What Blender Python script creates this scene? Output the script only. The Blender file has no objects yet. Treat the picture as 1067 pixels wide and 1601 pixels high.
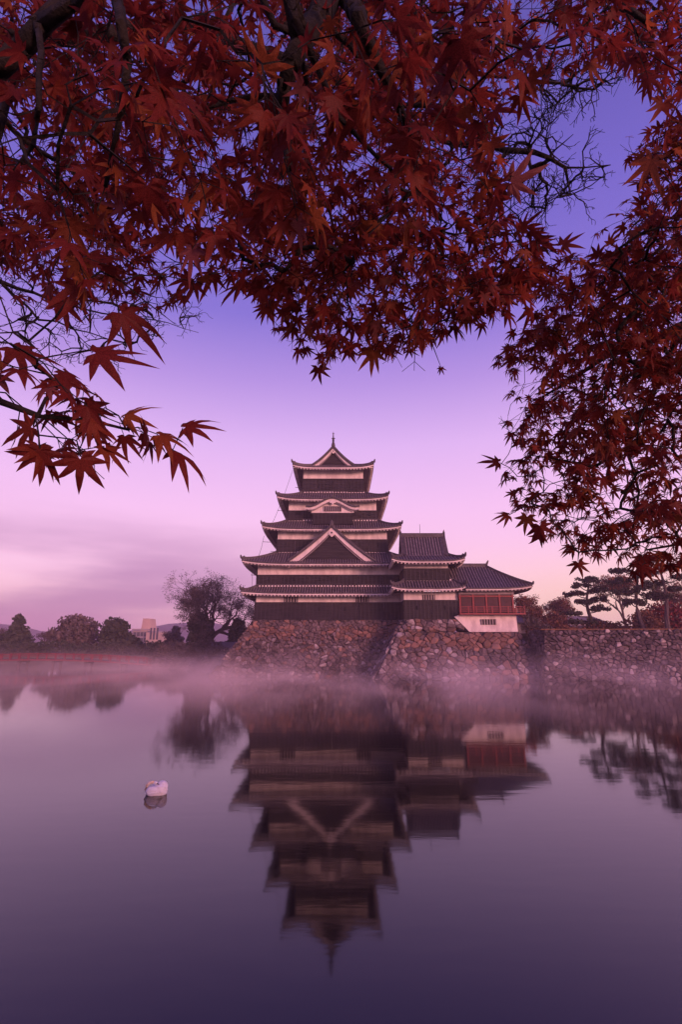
import bpy, math, random
import numpy as np
from mathutils import Vector, Matrix, noise
random.seed(7)
R = math.radians
scene = bpy.context.scene
col = scene.collection

# ------------------------------------------------------------------ camera
F, CXP, CYP, HC = 820.0, 533.5, 800.5, 4.0
PITCH = math.atan((1000 - CYP) / F)
cd = bpy.data.cameras.new('camera'); cam = bpy.data.objects.new('camera', cd); col.objects.link(cam)
cd.sensor_fit = 'VERTICAL'; cd.sensor_height = 24; cd.sensor_width = 16
cd.lens = 24 * F / 1601; cd.clip_start = .05; cd.clip_end = 6000
cam.location = (0, 0, HC); cam.rotation_euler = (R(90) + PITCH, 0, 0)
scene.camera = cam

# ------------------------------------------------------------------ sky, sun, exposure
def lin(c):
    return tuple(((v/255)/12.92 if v/255 <= .04045 else ((v/255+.055)/1.055)**2.4) for v in c)
SUN_EL, SUN_AZ = R(9), R(38)      # low in the east, behind and to the right of the camera
w = bpy.data.worlds.new('World'); scene.world = w; w.use_nodes = True
nt = w.node_tree; nt.nodes.clear()
def N(t, kind, **kw):
    n = t.nodes.new(kind)
    for k, v in kw.items(): setattr(n, k, v)
    return n
def L(t, a, b): t.links.new(a, b)
tc = N(nt, 'ShaderNodeTexCoord'); sep = N(nt, 'ShaderNodeSeparateXYZ'); L(nt, tc.outputs['Generated'], sep.inputs[0])
ramp = N(nt, 'ShaderNodeValToRGB'); L(nt, sep.outputs['Z'], ramp.inputs[0])
SKY = [(0.0, (255,190,196)), (.05, (255,200,212)), (.12, (252,200,230)), (.236, (240,190,236)), (.353, (216,174,234)),
       (.46, (174,140,218)), (.556, (128,110,204)), (.674, (110,96,192)), (.80, (92,82,168)), (1.0, (70,64,140))]
el = ramp.color_ramp.elements
while len(el) < len(SKY): el.new(.5)
for e, (p, c) in zip(el, SKY): e.position = p; e.color = (*lin(c), 1)
# soft mauve dawn cloud, low in the sky to the left
mp = N(nt, 'ShaderNodeMapping'); mp.inputs['Scale'].default_value = (1.3, 1.3, 7.5); mp.inputs['Location'].default_value = (.3, .1, .35)
L(nt, tc.outputs['Generated'], mp.inputs[0])
nz = N(nt, 'ShaderNodeTexNoise'); nz.inputs['Scale'].default_value = 1.6; nz.inputs['Detail'].default_value = 4; nz.inputs['Roughness'].default_value = .45
L(nt, mp.outputs[0], nz.inputs['Vector'])
def mr(t, src, a, b, c=0, d=1, smooth=True):
    m = N(t, 'ShaderNodeMapRange'); m.interpolation_type = 'SMOOTHSTEP' if smooth else 'LINEAR'
    for i, v in enumerate((a, b, c, d)): m.inputs[1+i].default_value = v
    L(t, src, m.inputs[0]); return m.outputs[0]
def mul(t, a, b, op='MULTIPLY'):
    m = N(t, 'ShaderNodeMath', operation=op)
    for i, s in enumerate((a, b)):
        if isinstance(s, (int, float)): m.inputs[i].default_value = s
        else: L(t, s, m.inputs[i])
    return m.outputs[0]
left = mr(nt, sep.outputs['X'], .28, -.38)
low = mr(nt, sep.outputs['Z'], .27, .10)
cl = mr(nt, nz.outputs[0], .34, .62)
deep = mr(nt, sep.outputs['Z'], .11, .03)
f1 = mul(nt, mul(nt, left, low), cl)
f2 = mul(nt, f1, mul(nt, mul(nt, left, deep), .55), 'MAXIMUM')
mix = N(nt, 'ShaderNodeMix', data_type='RGBA'); L(nt, mul(nt, f2, .78), mix.inputs[0])
warm = N(nt, 'ShaderNodeMix', data_type='RGBA'); L(nt, mul(nt, mul(nt, mr(nt, sep.outputs['X'], -.1, .5), mr(nt, sep.outputs['Z'], .20, .0)), 1.0), warm.inputs[0])
L(nt, ramp.outputs[0], warm.inputs[6]); warm.inputs[7].default_value = (*lin((255,212,186)), 1)
L(nt, warm.outputs[2], mix.inputs[6]); mix.inputs[7].default_value = (*lin((164,110,166)), 1)
bg = N(nt, 'ShaderNodeBackground'); L(nt, mix.outputs[2], bg.inputs[0]); bg.inputs[1].default_value = 1.12
sky = N(nt, 'ShaderNodeTexSky', sky_type='NISHITA'); sky.sun_disc = False; sky.sun_elevation = SUN_EL; sky.sun_rotation = math.pi - SUN_AZ
bg2 = N(nt, 'ShaderNodeBackground'); L(nt, sky.outputs[0], bg2.inputs[0]); bg2.inputs[1].default_value = .006
ad = N(nt, 'ShaderNodeAddShader'); L(nt, bg.outputs[0], ad.inputs[0]); L(nt, bg2.outputs[0], ad.inputs[1])
wo = N(nt, 'ShaderNodeOutputWorld'); L(nt, ad.outputs[0], wo.inputs[0])
sd = bpy.data.lights.new('sun', 'SUN'); sd.energy = 3.9; sd.angle = R(14); sd.color = (1, .44, .40)
so = bpy.data.objects.new('sun', sd); col.objects.link(so)
dv = Vector((math.sin(SUN_AZ)*math.cos(SUN_EL), -math.cos(SUN_AZ)*math.cos(SUN_EL), math.sin(SUN_EL)))
so.rotation_euler = dv.to_track_quat('Z', 'Y').to_euler()
vs = scene.view_settings; vs.view_transform = 'Standard'; vs.look = 'None'; vs.gamma = 1; vs.exposure = 0; vs.use_curve_mapping = False
scene.render.engine = 'CYCLES'
scene.cycles.volume_max_steps = 256; scene.cycles.volume_step_rate = 1.0
scene.cycles.max_bounces = 6; scene.cycles.volume_bounces = 2; scene.cycles.diffuse_bounces = 3

# ------------------------------------------------------------------ helpers
def tag(o, label=None, cat=None, group=None, kind=None):
    if label: o['label'] = label
    if cat: o['category'] = cat
    if group: o['group'] = group
    if kind: o['kind'] = kind
    return o
def thing(name, label, cat, loc=(0,0,0), group=None):
    o = bpy.data.objects.new(name, None); col.objects.link(o); o.location = loc; o.empty_display_size = .3
    return tag(o, label, cat, group)
class MB:
    def __init__(s): s.v = []; s.f = []
    def add(s, vs, fs):
        b = len(s.v); s.v += [tuple(v) for v in vs]; s.f += [tuple(b+i for i in f) for f in fs]; return s
    def box(s, x0, x1, y0, y1, z0, z1):
        return s.add([(x0,y0,z0),(x1,y0,z0),(x1,y1,z0),(x0,y1,z0),(x0,y0,z1),(x1,y0,z1),(x1,y1,z1),(x0,y1,z1)],
                     [(3,2,1,0),(4,5,6,7),(0,1,5,4),(1,2,6,5),(2,3,7,6),(3,0,4,7)])
    def sweep(s, pts, w, h, n=4, up=Vector((0,0,1)), taper=None, rot=math.pi/4):
        """bar of n-sided section (width w, height h) along pts"""
        pts = [Vector(p) for p in pts]; rings = []
        for i, p in enumerate(pts):
            d = (pts[min(i+1, len(pts)-1)] - pts[max(i-1, 0)]).normalized()
            sd_ = d.cross(up)
            if sd_.length < 1e-4: sd_ = d.cross(Vector((0,1,0)))
            sd_.normalize(); u = sd_.cross(d).normalized()
            k = taper(i/(len(pts)-1)) if taper else 1
            q = 1/math.cos(math.pi/n) if n == 4 else 1
            rings.append([p + sd_*math.cos(rot+2*math.pi*j/n)*w*.5*k*q + u*math.sin(rot+2*math.pi*j/n)*h*.5*k*q for j in range(n)])
        vs = [v for r in rings for v in r]; fs = []
        for i in range(len(pts)-1):
            for j in range(n):
                a = i*n+j; b = i*n+(j+1)%n; fs.append((a, b, b+n, a+n))
        fs.append(tuple(range(n-1, -1, -1))); fs.append(tuple(range((len(pts)-1)*n, len(pts)*n)))
        return s.add(vs, fs)
    def grid(s, P, flip=False):
        """P[i][j] points"""
        ni, nj = len(P), len(P[0]); vs = [p for r in P for p in r]; fs = []
        for i in range(ni-1):
            for j in range(nj-1):
                q = (i*nj+j, i*nj+j+1, (i+1)*nj+j+1, (i+1)*nj+j)
                fs.append(q[::-1] if flip else q)
        return s.add(vs, fs)
    def ball(s, c, r, seg=8, rings=5):
        c = Vector(c); r = Vector(r) if not isinstance(r, (int, float)) else Vector((r, r, r)); vs = []; fs = []
        for i in range(rings+1):
            a = math.pi*i/rings
            for j in range(seg):
                b = 2*math.pi*j/seg
                vs.append((c.x+r.x*math.sin(a)*math.cos(b), c.y+r.y*math.sin(a)*math.sin(b), c.z+r.z*math.cos(a)))
        for i in range(rings):
            for j in range(seg):
                fs.append((i*seg+j, (i+1)*seg+j, (i+1)*seg+(j+1)%seg, i*seg+(j+1)%seg))
        return s.add(vs, fs)
    def build(s, name, mat, parent=None, smooth=False, label=None, kind=None, bevel=0):
        me = bpy.data.meshes.new(name); me.from_pydata(s.v, [], s.f); me.update()
        if smooth: me.polygons.foreach_set('use_smooth', [True]*len(me.polygons))
        me.materials.append(mat)
        o = bpy.data.objects.new(name, me); col.objects.link(o)
        if parent is not None:
            o.parent = parent; base = Vector((0,0,0)); q = parent
            while q is not None: base += q.location; q = q.parent
            me.transform(Matrix.Translation(-base))
        if bevel:
            b = o.modifiers.new('bevel', 'BEVEL'); b.width = bevel; b.segments = 2; b.limit_method = 'ANGLE'
        if label: o['label'] = label
        if kind: o['kind'] = kind
        return o
def at(x, y, Y):
    u = (x-CXP)/F; v = (CYP-y)/F; t = Y/(math.cos(PITCH)-v*math.sin(PITCH))
    return Vector((u*t, Y, HC+(math.sin(PITCH)+v*math.cos(PITCH))*t))
def ray(x, y, d):
    u = (x-CXP)/F; v = (CYP-y)/F
    q = Vector((u, math.cos(PITCH)-v*math.sin(PITCH), math.sin(PITCH)+v*math.cos(PITCH))).normalized()
    return Vector((0,0,HC)) + q*d

# ------------------------------------------------------------------ materials
def mat(name, c1, c2=None, scale=3, rough=.7, bump=0, spec=.3, rnd=0, detail=4, lo=.35, hi=.65, coord='Object', stretch=(1,1,1), extra=None):
    m = bpy.data.materials.new(name); m.use_nodes = True; t = m.node_tree; b = t.nodes['Principled BSDF']
    b.inputs['Roughness'].default_value = rough; b.inputs['Specular IOR Level'].default_value = spec
    if c2 is None: c2 = c1
    tcn = N(t, 'ShaderNodeTexCoord'); mp_ = N(t, 'ShaderNodeMapping'); mp_.inputs['Scale'].default_value = stretch
    L(t, tcn.outputs[coord], mp_.inputs[0])
    n = N(t, 'ShaderNodeTexNoise'); n.inputs['Scale'].default_value = scale; n.inputs['Detail'].default_value = detail; n.inputs['Roughness'].default_value = .6
    L(t, mp_.outputs[0], n.inputs['Vector'])
    mx = N(t, 'ShaderNodeMix', data_type='RGBA'); L(t, mr(t, n.outputs[0], lo, hi), mx.inputs[0])
    mx.inputs[6].default_value = (*c1, 1); mx.inputs[7].default_value = (*c2, 1)
    out = mx.outputs[2]
    if rnd:
        oi = N(t, 'ShaderNodeObjectInfo'); hsv = N(t, 'ShaderNodeHueSaturation')
        L(t, out, hsv.inputs['Color']); L(t, mr(t, oi.outputs['Random'], 0, 1, 1-rnd, 1+rnd, False), hsv.inputs['Value']); out = hsv.outputs[0]
    L(t, out, b.inputs['Base Color'])
    if bump:
        bp = N(t, 'ShaderNodeBump'); bp.inputs['Strength'].default_value = bump; bp.inputs['Distance'].default_value = .09
        L(t, n.outputs[0], bp.inputs['Height']); L(t, bp.outputs[0], b.inputs['Normal'])
    if extra: extra(t, b)
    return m
M = {}
M['plaster'] = mat('plaster', (.70,.60,.58), (.50,.42,.42), 1.4, .85, .1, .2, stretch=(1,1,.4))
M['plaster_dim'] = mat('aged_plaster', (.30,.25,.26), (.22,.18,.19), 1.3, .9, .1, .2)
M['soffit'] = mat('shaded_soffit', (.17,.14,.15), (.12,.10,.11), 1.5, .9, .1, .2)  # white plaster; the shade under the eaves is put into its colour
M['board'] = mat('black_board', (.011,.009,.011), (.026,.020,.023), 2.2, .65, .2, .18, rnd=.3, stretch=(.3,1,3))
M['batten'] = mat('dark_batten', (.022,.019,.024), (.04,.034,.04), 3, .55, .1)
M['rib'] = mat('cover_tile', (.10,.082,.092), (.19,.155,.17), 3.5, .5, .3, .4, detail=8)
M['bridge_red'] = mat('weathered_red_paint', (.20,.022,.028), (.14,.02,.024), 2.5, .6, .1, .3)
M['tile'] = mat('roof_tile', (.018,.015,.018), (.036,.030,.034), 1.8, .5, .3, .4, detail=8)
M['ridge'] = mat('ridge_tile', (.035,.029,.034), (.07,.056,.064), 3, .55, .3, .35)
M['red'] = mat('red_lacquer', (.23,.020,.022), (.16,.014,.017), 2.5, .5, .1, .4)
M['redwood'] = mat('red_wood_panel', (.055,.009,.016), (.035,.008,.012), 1.2, .6, .1, .3, stretch=(1,1,3))
M['dark'] = mat('dark_opening', (.012,.010,.013), None, 1, .8)
M['stone_grey'] = mat('stone_grey', (.075,.054,.056), (.17,.122,.125), 3.5, .9, .9, .2, rnd=.3, detail=8)
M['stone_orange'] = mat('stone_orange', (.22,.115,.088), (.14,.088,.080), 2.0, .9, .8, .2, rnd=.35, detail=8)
M['stone_dark'] = mat('stone_dark', (.05,.04,.044), (.12,.085,.09), 2.5, .9, .8, .2, rnd=.4, detail=8)
M['stone_pale'] = mat('stone_pale', (.34,.28,.29), (.15,.115,.12), 2.2, .9, .8, .2, rnd=.25, detail=8)
M['mortar'] = mat('dark_mortar', (.035,.027,.03), (.06,.045,.05), 3, .95, .5)  # dark mortar backing seen in the joints between stones
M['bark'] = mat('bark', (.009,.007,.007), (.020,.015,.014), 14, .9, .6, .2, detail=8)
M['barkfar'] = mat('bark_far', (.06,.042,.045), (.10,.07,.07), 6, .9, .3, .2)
M['needle'] = mat('pine_needles', (.04,.042,.034), (.075,.07,.055), .9, .85, 0, .2)
M['evergreen'] = mat('evergreen_leaves', (.032,.044,.032), (.065,.065,.045), .7, .85, 0, .2)
M['autumn'] = mat('autumn_leaves', (.13,.05,.035), (.20,.085,.05), .8, .85, 0, .2)
M['hedge_red'] = mat('red_shrub_leaves', (.12,.016,.02), (.19,.03,.03), .8, .85, 0, .2)
M['shrub'] = mat('shrub_leaves', (.07,.06,.055), (.14,.10,.10), .8, .85, 0, .2)
M['ground'] = mat('bank_grass', (.055,.05,.035), (.10,.075,.05), .8, .95, .4, .1, detail=8)
M['soil'] = mat('moat_bed', (.03,.026,.03), (.05,.04,.04), .5, .95)
M['concrete'] = mat('concrete', (.50,.36,.30), (.42,.30,.27), .2, .85)
M['concrete_grey'] = mat('grey_concrete', (.34,.28,.29), (.28,.23,.25), .2, .85)
M['glass'] = mat('window_glass', (.05,.05,.07), None, 1, .15, 0, .6)
M['farroof'] = mat('far_roof', (.10,.085,.09), (.14,.11,.12), .6, .7)
M['hill'] = mat('hill_forest', (.07,.065,.085), (.16,.14,.18), .03, .95, detail=8)
def swanx(t, b):
    b.inputs['Subsurface Weight'].default_value = .15; b.inputs['Subsurface Radius'].default_value = (.02,.015,.012)
M['swan'] = mat('white_feathers', (.82,.80,.84), (.70,.67,.72), 18, .8, .5, .2, extra=swanx, stretch=(1,3,3))
M['swan_neck'] = mat('stained_neck_feathers', (.66,.42,.24), (.74,.60,.48), 9, .8, .4, .2)
M['bill'] = mat('dark_bill', (.03,.02,.02), (.06,.03,.02), 20, .5)

def leafmat(name, cols, val=1.0):
    m = bpy.data.materials.new(name); m.use_nodes = True; t = m.node_tree; t.nodes.clear()
    g = N(t, 'ShaderNodeNewGeometry'); oi = N(t, 'ShaderNodeObjectInfo')
    r = mul(t, mul(t, g.outputs['Random Per Island'], oi.outputs['Random'], 'ADD'), 1.0, 'MODULO') if False else None
    ad_ = N(t, 'ShaderNodeMath', operation='ADD'); L(t, g.outputs['Random Per Island'], ad_.inputs[0]); L(t, oi.outputs['Random'], ad_.inputs[1])
    fr = N(t, 'ShaderNodeMath', operation='FRACT'); L(t, ad_.outputs[0], fr.inputs[0])
    cr = N(t, 'ShaderNodeValToRGB'); L(t, fr.outputs[0], cr.inputs[0])
    e = cr.color_ramp.elements
    while len(e) < len(cols): e.new(.5)
    for q, (p, c) in zip(e, cols): q.position = p; q.color = (*c, 1)
    tcn = N(t, 'ShaderNodeTexCoord'); n = N(t, 'ShaderNodeTexNoise'); n.inputs['Scale'].default_value = 45; n.inputs['Detail'].default_value = 5
    L(t, tcn.outputs['Object'], n.inputs['Vector'])
    hv = N(t, 'ShaderNodeHueSaturation'); L(t, cr.outputs[0], hv.inputs['Color']); L(t, mr(t, n.outputs[0], .3, .7, .65*val, 1.3*val), hv.inputs['Value'])
    b = N(t, 'ShaderNodeBsdfPrincipled'); b.inputs['Roughness'].default_value = .55; b.inputs['Specular IOR Level'].default_value = .15
    L(t, hv.outputs[0], b.inputs['Base Color'])
    tr = N(t, 'ShaderNodeBsdfTranslucent'); L(t, hv.outputs[0], tr.inputs[0])
    ms = N(t, 'ShaderNodeMixShader'); ms.inputs[0].default_value = .60; L(t, b.outputs[0], ms.inputs[1]); L(t, tr.outputs[0], ms.inputs[2])
    o = N(t, 'ShaderNodeOutputMaterial'); L(t, ms.outputs[0], o.inputs[0])
    return m
M['leaf'] = leafmat('maple_leaf', [(0,(.115,.018,.016)), (.3,(.175,.024,.018)), (.55,(.14,.020,.018)), (.8,(.20,.034,.018)), (.93,(.26,.070,.024)), (1,(.21,.060,.060))])
M['leaf_bright'] = leafmat('bright_maple_leaf', [(0,(.30,.012,.018)), (.5,(.34,.022,.026)), (1,(.30,.03,.02))])

# water: dark, deep, slightly stirred by the long exposure
def water_mat():
    m = bpy.data.materials.new('moat_water'); m.use_nodes = True; t = m.node_tree; b = t.nodes['Principled BSDF']
    b.inputs['Base Color'].default_value = (.0012,.0012,.002,1); b.inputs['Roughness'].default_value = .06
    b.inputs['IOR'].default_value = 1.42; b.inputs['Specular IOR Level'].default_value = .5
    tcn = N(t, 'ShaderNodeTexCoord'); mp_ = N(t, 'ShaderNodeMapping'); mp_.inputs['Scale'].default_value = (.55, 1.6, 1)
    L(t, tcn.outputs['Object'], mp_.inputs[0])
    n = N(t, 'ShaderNodeTexNoise'); n.inputs['Scale'].default_value = 1.3; n.inputs['Detail'].default_value = 3; L(t, mp_.outputs[0], n.inputs['Vector'])
    bp = N(t, 'ShaderNodeBump'); bp.inputs['Strength'].default_value = .09; bp.inputs['Distance'].default_value = .02
    L(t, n.outputs[0], bp.inputs['Height']); L(t, bp.outputs[0], b.inputs['Normal'])
    return m
M['water'] = water_mat()

# ------------------------------------------------------------------ setting
def struct(mb, name, m, smooth=False): return tag(mb.build(name, m, None, smooth), kind='structure')
struct(MB().box(-690, 690, -45, 895, -1.2, -1.0), 'moat_bed', M['soil'])
wm = MB(); wm.add([(-680,1.9,0),(680,1.9,0),(680,890,0),(-680,890,0)], [(0,1,2,3)]); struct(wm, 'water', M['water'])
# near bank under the camera
nb = MB(); nb.box(-60, 60, -40, 1.9, -1.0, 2.4); struct(nb, 'near_bank', M['ground'])
def terrain(name, outline, z, edge, m):
    """bank: flat top with a sloping skirt to below the water"""
    n = len(outline); c = Vector((sum(p[0] for p in outline)/n, sum(p[1] for p in outline)/n)); mb = MB()
    top = [(x, y, z) for x, y in outline]; bot = []
    for x, y in outline:
        d = (Vector((x, y))-c).normalized(); bot.append((x+d.x*edge, y+d.y*edge, -.9))
    mb.add(top+bot, [tuple(range(n))]+[(i, n+i, n+(i+1)%n, (i+1)%n) for i in range(n)][::1])
    return struct(mb, name, m)
terrain('far_bank', [(-660,97),(-40,95),(-27,90),(-20,84),(-15.5,70),(-13,90),(30,92),(30,110),(660,110),(660,880),(-660,880)], 1.5, 2.2, M['ground'])
terrain('castle_ground', [(-10,68),(8,68),(8,63),(19,63),(22,62),(28,59.5),(110,47),(110,109),(-10,92)], 4.7, .6, M['ground'])
hb = MB(); P = []
for i in range(60):
    x = -650 + i*1300/59; hh = 16 + 16*noise.noise(Vector((x*.008, 3.1, 0))) + 5*noise.noise(Vector((x*.03, 1.3, 0)))
    hh += 12*math.exp(-((x-240)/130)**2)
    P.append([(x, 560, 1), (x, 600, max(3, hh*.7)), (x+4, 640, max(4, min(hh, 37))), (x, 720, 1)])
struct(hb.grid(P), 'hills', M['hill'], True)

# ------------------------------------------------------------------ stone walls
def voronoi_cells(poly, size, jitter=.55, seed=1, big=.20):
    poly = [(p[0], p[1]*1.35) for p in poly]
    rg = random.Random(seed); xs = [p[0] for p in poly]; ys = [p[1] for p in poly]; pts = []
    y = min(ys)-size*.2; row = 0
    while y < max(ys)+size:
        x = min(xs)-size + (row % 2)*size*.55
        while x < max(xs)+size:
            if rg.random() > big: pts.append((x+rg.uniform(-jitter, jitter)*size, y+rg.uniform(-jitter, jitter)*size*.75))
            x += size*1.12
        y += size*.74; row += 1
    def inside(p):
        k = False
        for i in range(len(poly)):
            a, b = poly[i], poly[i-1]
            if (a[1] > p[1]) != (b[1] > p[1]) and p[0] < (b[0]-a[0])*(p[1]-a[1])/(b[1]-a[1])+a[0]: k = not k
        return k
    def clip(pg, nx, ny, c):
        out = []
        for i in range(len(pg)):
            a, b = pg[i-1], pg[i]; da = a[0]*nx+a[1]*ny-c; db = b[0]*nx+b[1]*ny-c
            if (da <= 0) != (db <= 0):
                k = da/(da-db); out.append((a[0]+(b[0]-a[0])*k, a[1]+(b[1]-a[1])*k))
            if db <= 0: out.append(b)
        return out
    for p in list(pts):
        if rg.random() < .16: pts.append((p[0]+rg.uniform(-.5,.5)*size, p[1]+rg.uniform(-.5,.5)*size))
    cells = []
    area = sum(poly[i-1][0]*poly[i][1]-poly[i][0]*poly[i-1][1] for i in range(len(poly)))
    pg0 = poly if area > 0 else poly[::-1]
    for p in pts:
        if not inside(p): continue
        pg = [(p[0]-2*size, p[1]-2*size), (p[0]+2*size, p[1]-2*size), (p[0]+2*size, p[1]+2*size), (p[0]-2*size, p[1]+2*size)]
        for q in pts:
            if q is p: continue
            dx, dy = q[0]-p[0], q[1]-p[1]
            if dx*dx+dy*dy < 12*size*size:
                pg = clip(pg, dx, dy, dx*(p[0]+q[0])/2+dy*(p[1]+q[1])/2)
                if not pg: break
        for i in range(len(pg0)):
            a, b = pg0[i-1], pg0[i]
            if pg: pg = clip(pg, (b[1]-a[1]), -(b[0]-a[0]), (b[1]-a[1])*a[0]-(b[0]-a[0])*a[1])
        if len(pg) >= 3: cells.append([(p[0], p[1]/1.35) for p in pg])
    return cells
def poly_area(pg): return abs(sum(pg[i-1][0]*pg[i][1]-pg[i][0]*pg[i-1][1] for i in range(len(pg))))/2
def stone_face(parent, poly, fn, size, choose, seed, limit, proud=.20):
    """fn(u,v,h) -> point; stones as single objects, past the limit joined"""
    rg = random.Random(seed*7+1)
    cells = sorted(voronoi_cells(poly, size, seed=seed), key=poly_area, reverse=True)
    cells = [c for c in cells if poly_area(c) > .03]
    rest = {}
    for k, pg in enumerate(cells):
        n0 = len(pg); cx_ = sum(p[0] for p in pg)/n0; cy_ = sum(p[1] for p in pg)/n0
        # drop near-duplicate corners, then round them a little
        q = [p for i, p in enumerate(pg) if (p[0]-pg[i-1][0])**2+(p[1]-pg[i-1][1])**2 > .012]
        if len(q) < 3: continue
        rnd_ = []
        for i in range(len(q)):
            a, b, c = q[i-1], q[i], q[(i+1) % len(q)]
            rnd_.append((b[0]*.84+a[0]*.16, b[1]*.84+a[1]*.16)); rnd_.append((b[0]*.84+c[0]*.16, b[1]*.84+c[1]*.16))
        q = rnd_; n = len(q); s = math.sqrt(poly_area(pg)); hh = proud*(.5+rg.random())*min(1.4, s/.7)
        tx, ty = rg.uniform(-.32, .32), rg.uniform(-.32, .32)
        vs = []
        wob_ = [1+rg.uniform(-.06, .06) for _ in q]
        for sc, h in ((.99, -.06), (.955, .45*hh), (.74, .95*hh)):
            for p in q:
                jx = 1+rg.uniform(-.055, .055); px, py = cx_+(p[0]-cx_)*sc*jx, cy_+(p[1]-cy_)*sc*jx
                vs.append(fn(px, py, h+(tx*(px-cx_)+ty*(py-cy_))*(1 if h > 0 else 0)))
        vs.append(fn(cx_, cy_, hh*1.0))
        fs = []
        for r_ in range(2):
            for i in range(n): fs.append((r_*n+i, r_*n+(i+1) % n, (r_+1)*n+(i+1) % n, (r_+1)*n+i))
        for i in range(n): fs.append((2*n+i, 2*n+(i+1) % n, 3*n))
        m = choose(cx_, cy_, rg)
        if k < limit:
            MB().add(vs, fs).build('stone', M[m], parent)
        else:
            R_ = rest.setdefault('all', MB()); R_.add(vs, fs); rest.setdefault('m', []).extend([m]*len(fs))
    if 'all' in rest:
        o = rest['all'].build('small_stones', M['stone_grey'], parent, kind='stuff'); nm = ['stone_grey','stone_orange','stone_dark','stone_pale']
        for q in nm[1:]: o.data.materials.append(M[q])
        o.data.polygons.foreach_set('material_index', [nm.index(q) for q in rest['m']])
    return min(limit, len(cells))
def prism(poly_bottom, poly_top):
    n = len(poly_bottom); mb = MB()
    mb.add(list(poly_bottom)+list(poly_top), [tuple(range(n-1, -1, -1)), tuple(range(n, 2*n))]+[(i, (i+1) % n, n+(i+1) % n, n+i) for i in range(n)])
    return mb
def batter(v, total, amount):          # fan slope: flatter at the foot, steep at the top
    s = v/total; return amount*(1-(1-s)**1.35)
# keep's base: front face
KB = thing('stone_rampart', 'broad battered stone base carrying the tall black keep, rising from the moat', 'stone base', (-1, 62, 0))
zt = 6.3
prism([(-14.9,60.75,-.9),(9,60.75,-.9),(9,86,-.9),(-14.9,86,-.9)], [(-10.6,64.2,zt-.02),(9,64.2,zt-.02),(9,84,zt-.02),(-10.6,84,zt-.02)]).build('core', M['mortar'], KB)
def kb(u, v, h):
    s = max(-.1, v/zt); return Vector((u, 60.6+.08+3.45*s-h*.87, v+h*.45))
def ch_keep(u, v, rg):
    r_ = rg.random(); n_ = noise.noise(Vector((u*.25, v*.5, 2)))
    if v > 3.9 and v < 5.6: return 'stone_orange' if r_ < .5+n_ else 'stone_grey'  # orange band: stained stone, with warm light put into its colour
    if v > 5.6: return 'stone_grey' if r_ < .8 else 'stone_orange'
    if r_ < .09: return 'stone_pale'
    if r_ < .14+n_*.3: return 'stone_orange'
    return 'stone_dark' if r_ < .60 else 'stone_grey'
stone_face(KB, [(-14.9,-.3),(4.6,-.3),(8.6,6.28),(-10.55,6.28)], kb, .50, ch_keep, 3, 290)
# turret's base, one step forward
TB = thing('stone_rampart', 'battered stone base with a pale sharp corner, standing forward under the small turret and pavilion', 'stone base', (13, 58, 0))
prism([(3.3,57.15,-.5),(22.6,57.15,-.5),(22.6,70,-.5),(3.3,70,-.5)], [(6.3,59.75,4.8),(19.8,59.75,4.8),(19.8,70,4.8),(6.3,70,4.8)]).build('core', M['mortar'], TB)
prism([(6.3,59.77,4.8),(12.4,59.77,4.8),(12.4,70,4.8),(6.3,70,4.8)], [(7.15,60.45,6.24),(13.5,60.45,6.24),(13.5,70,6.24),(7.15,70,6.24)]).build('upper_core', M['mortar'], TB)
def tb(u, v, h):
    return Vector((u, 57.0+3.3*max(-.1, v/6.25)-h*.88, v+h*.45))
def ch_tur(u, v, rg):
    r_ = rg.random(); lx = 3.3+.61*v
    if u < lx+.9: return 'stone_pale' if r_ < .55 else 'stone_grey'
    if v > 2.9 and v < 4.9:  # orange courses here too: stain and painted warm light together
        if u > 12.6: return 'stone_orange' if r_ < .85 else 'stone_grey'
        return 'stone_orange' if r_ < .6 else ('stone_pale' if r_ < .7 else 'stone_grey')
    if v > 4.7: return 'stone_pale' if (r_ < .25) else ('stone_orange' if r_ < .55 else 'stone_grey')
    if u > 15 and v > 1.4: return 'stone_dark' if r_ < .8 else 'stone_grey'
    if r_ < .2: return 'stone_pale'
    if r_ < .32: return 'stone_orange'
    return 'stone_grey' if r_ < .75 else 'stone_dark'
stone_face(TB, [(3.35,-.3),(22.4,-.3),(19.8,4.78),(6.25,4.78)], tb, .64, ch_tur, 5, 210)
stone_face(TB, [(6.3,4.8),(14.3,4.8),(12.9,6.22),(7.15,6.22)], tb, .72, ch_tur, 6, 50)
def tbl(u, v, h):   # its left flank: u runs back along y
    s = v/6.25; return Vector((3.36+3.8*s-h*.85, u, v+h*.5))
stone_face(TB, [(57.1,-.3),(61.5,-.3),(64.4,6.2),(60.3,6.2)], tbl, .85, lambda u, v, g: 'stone_pale' if g.random() < .35 else 'stone_grey', 9, 40)
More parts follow.
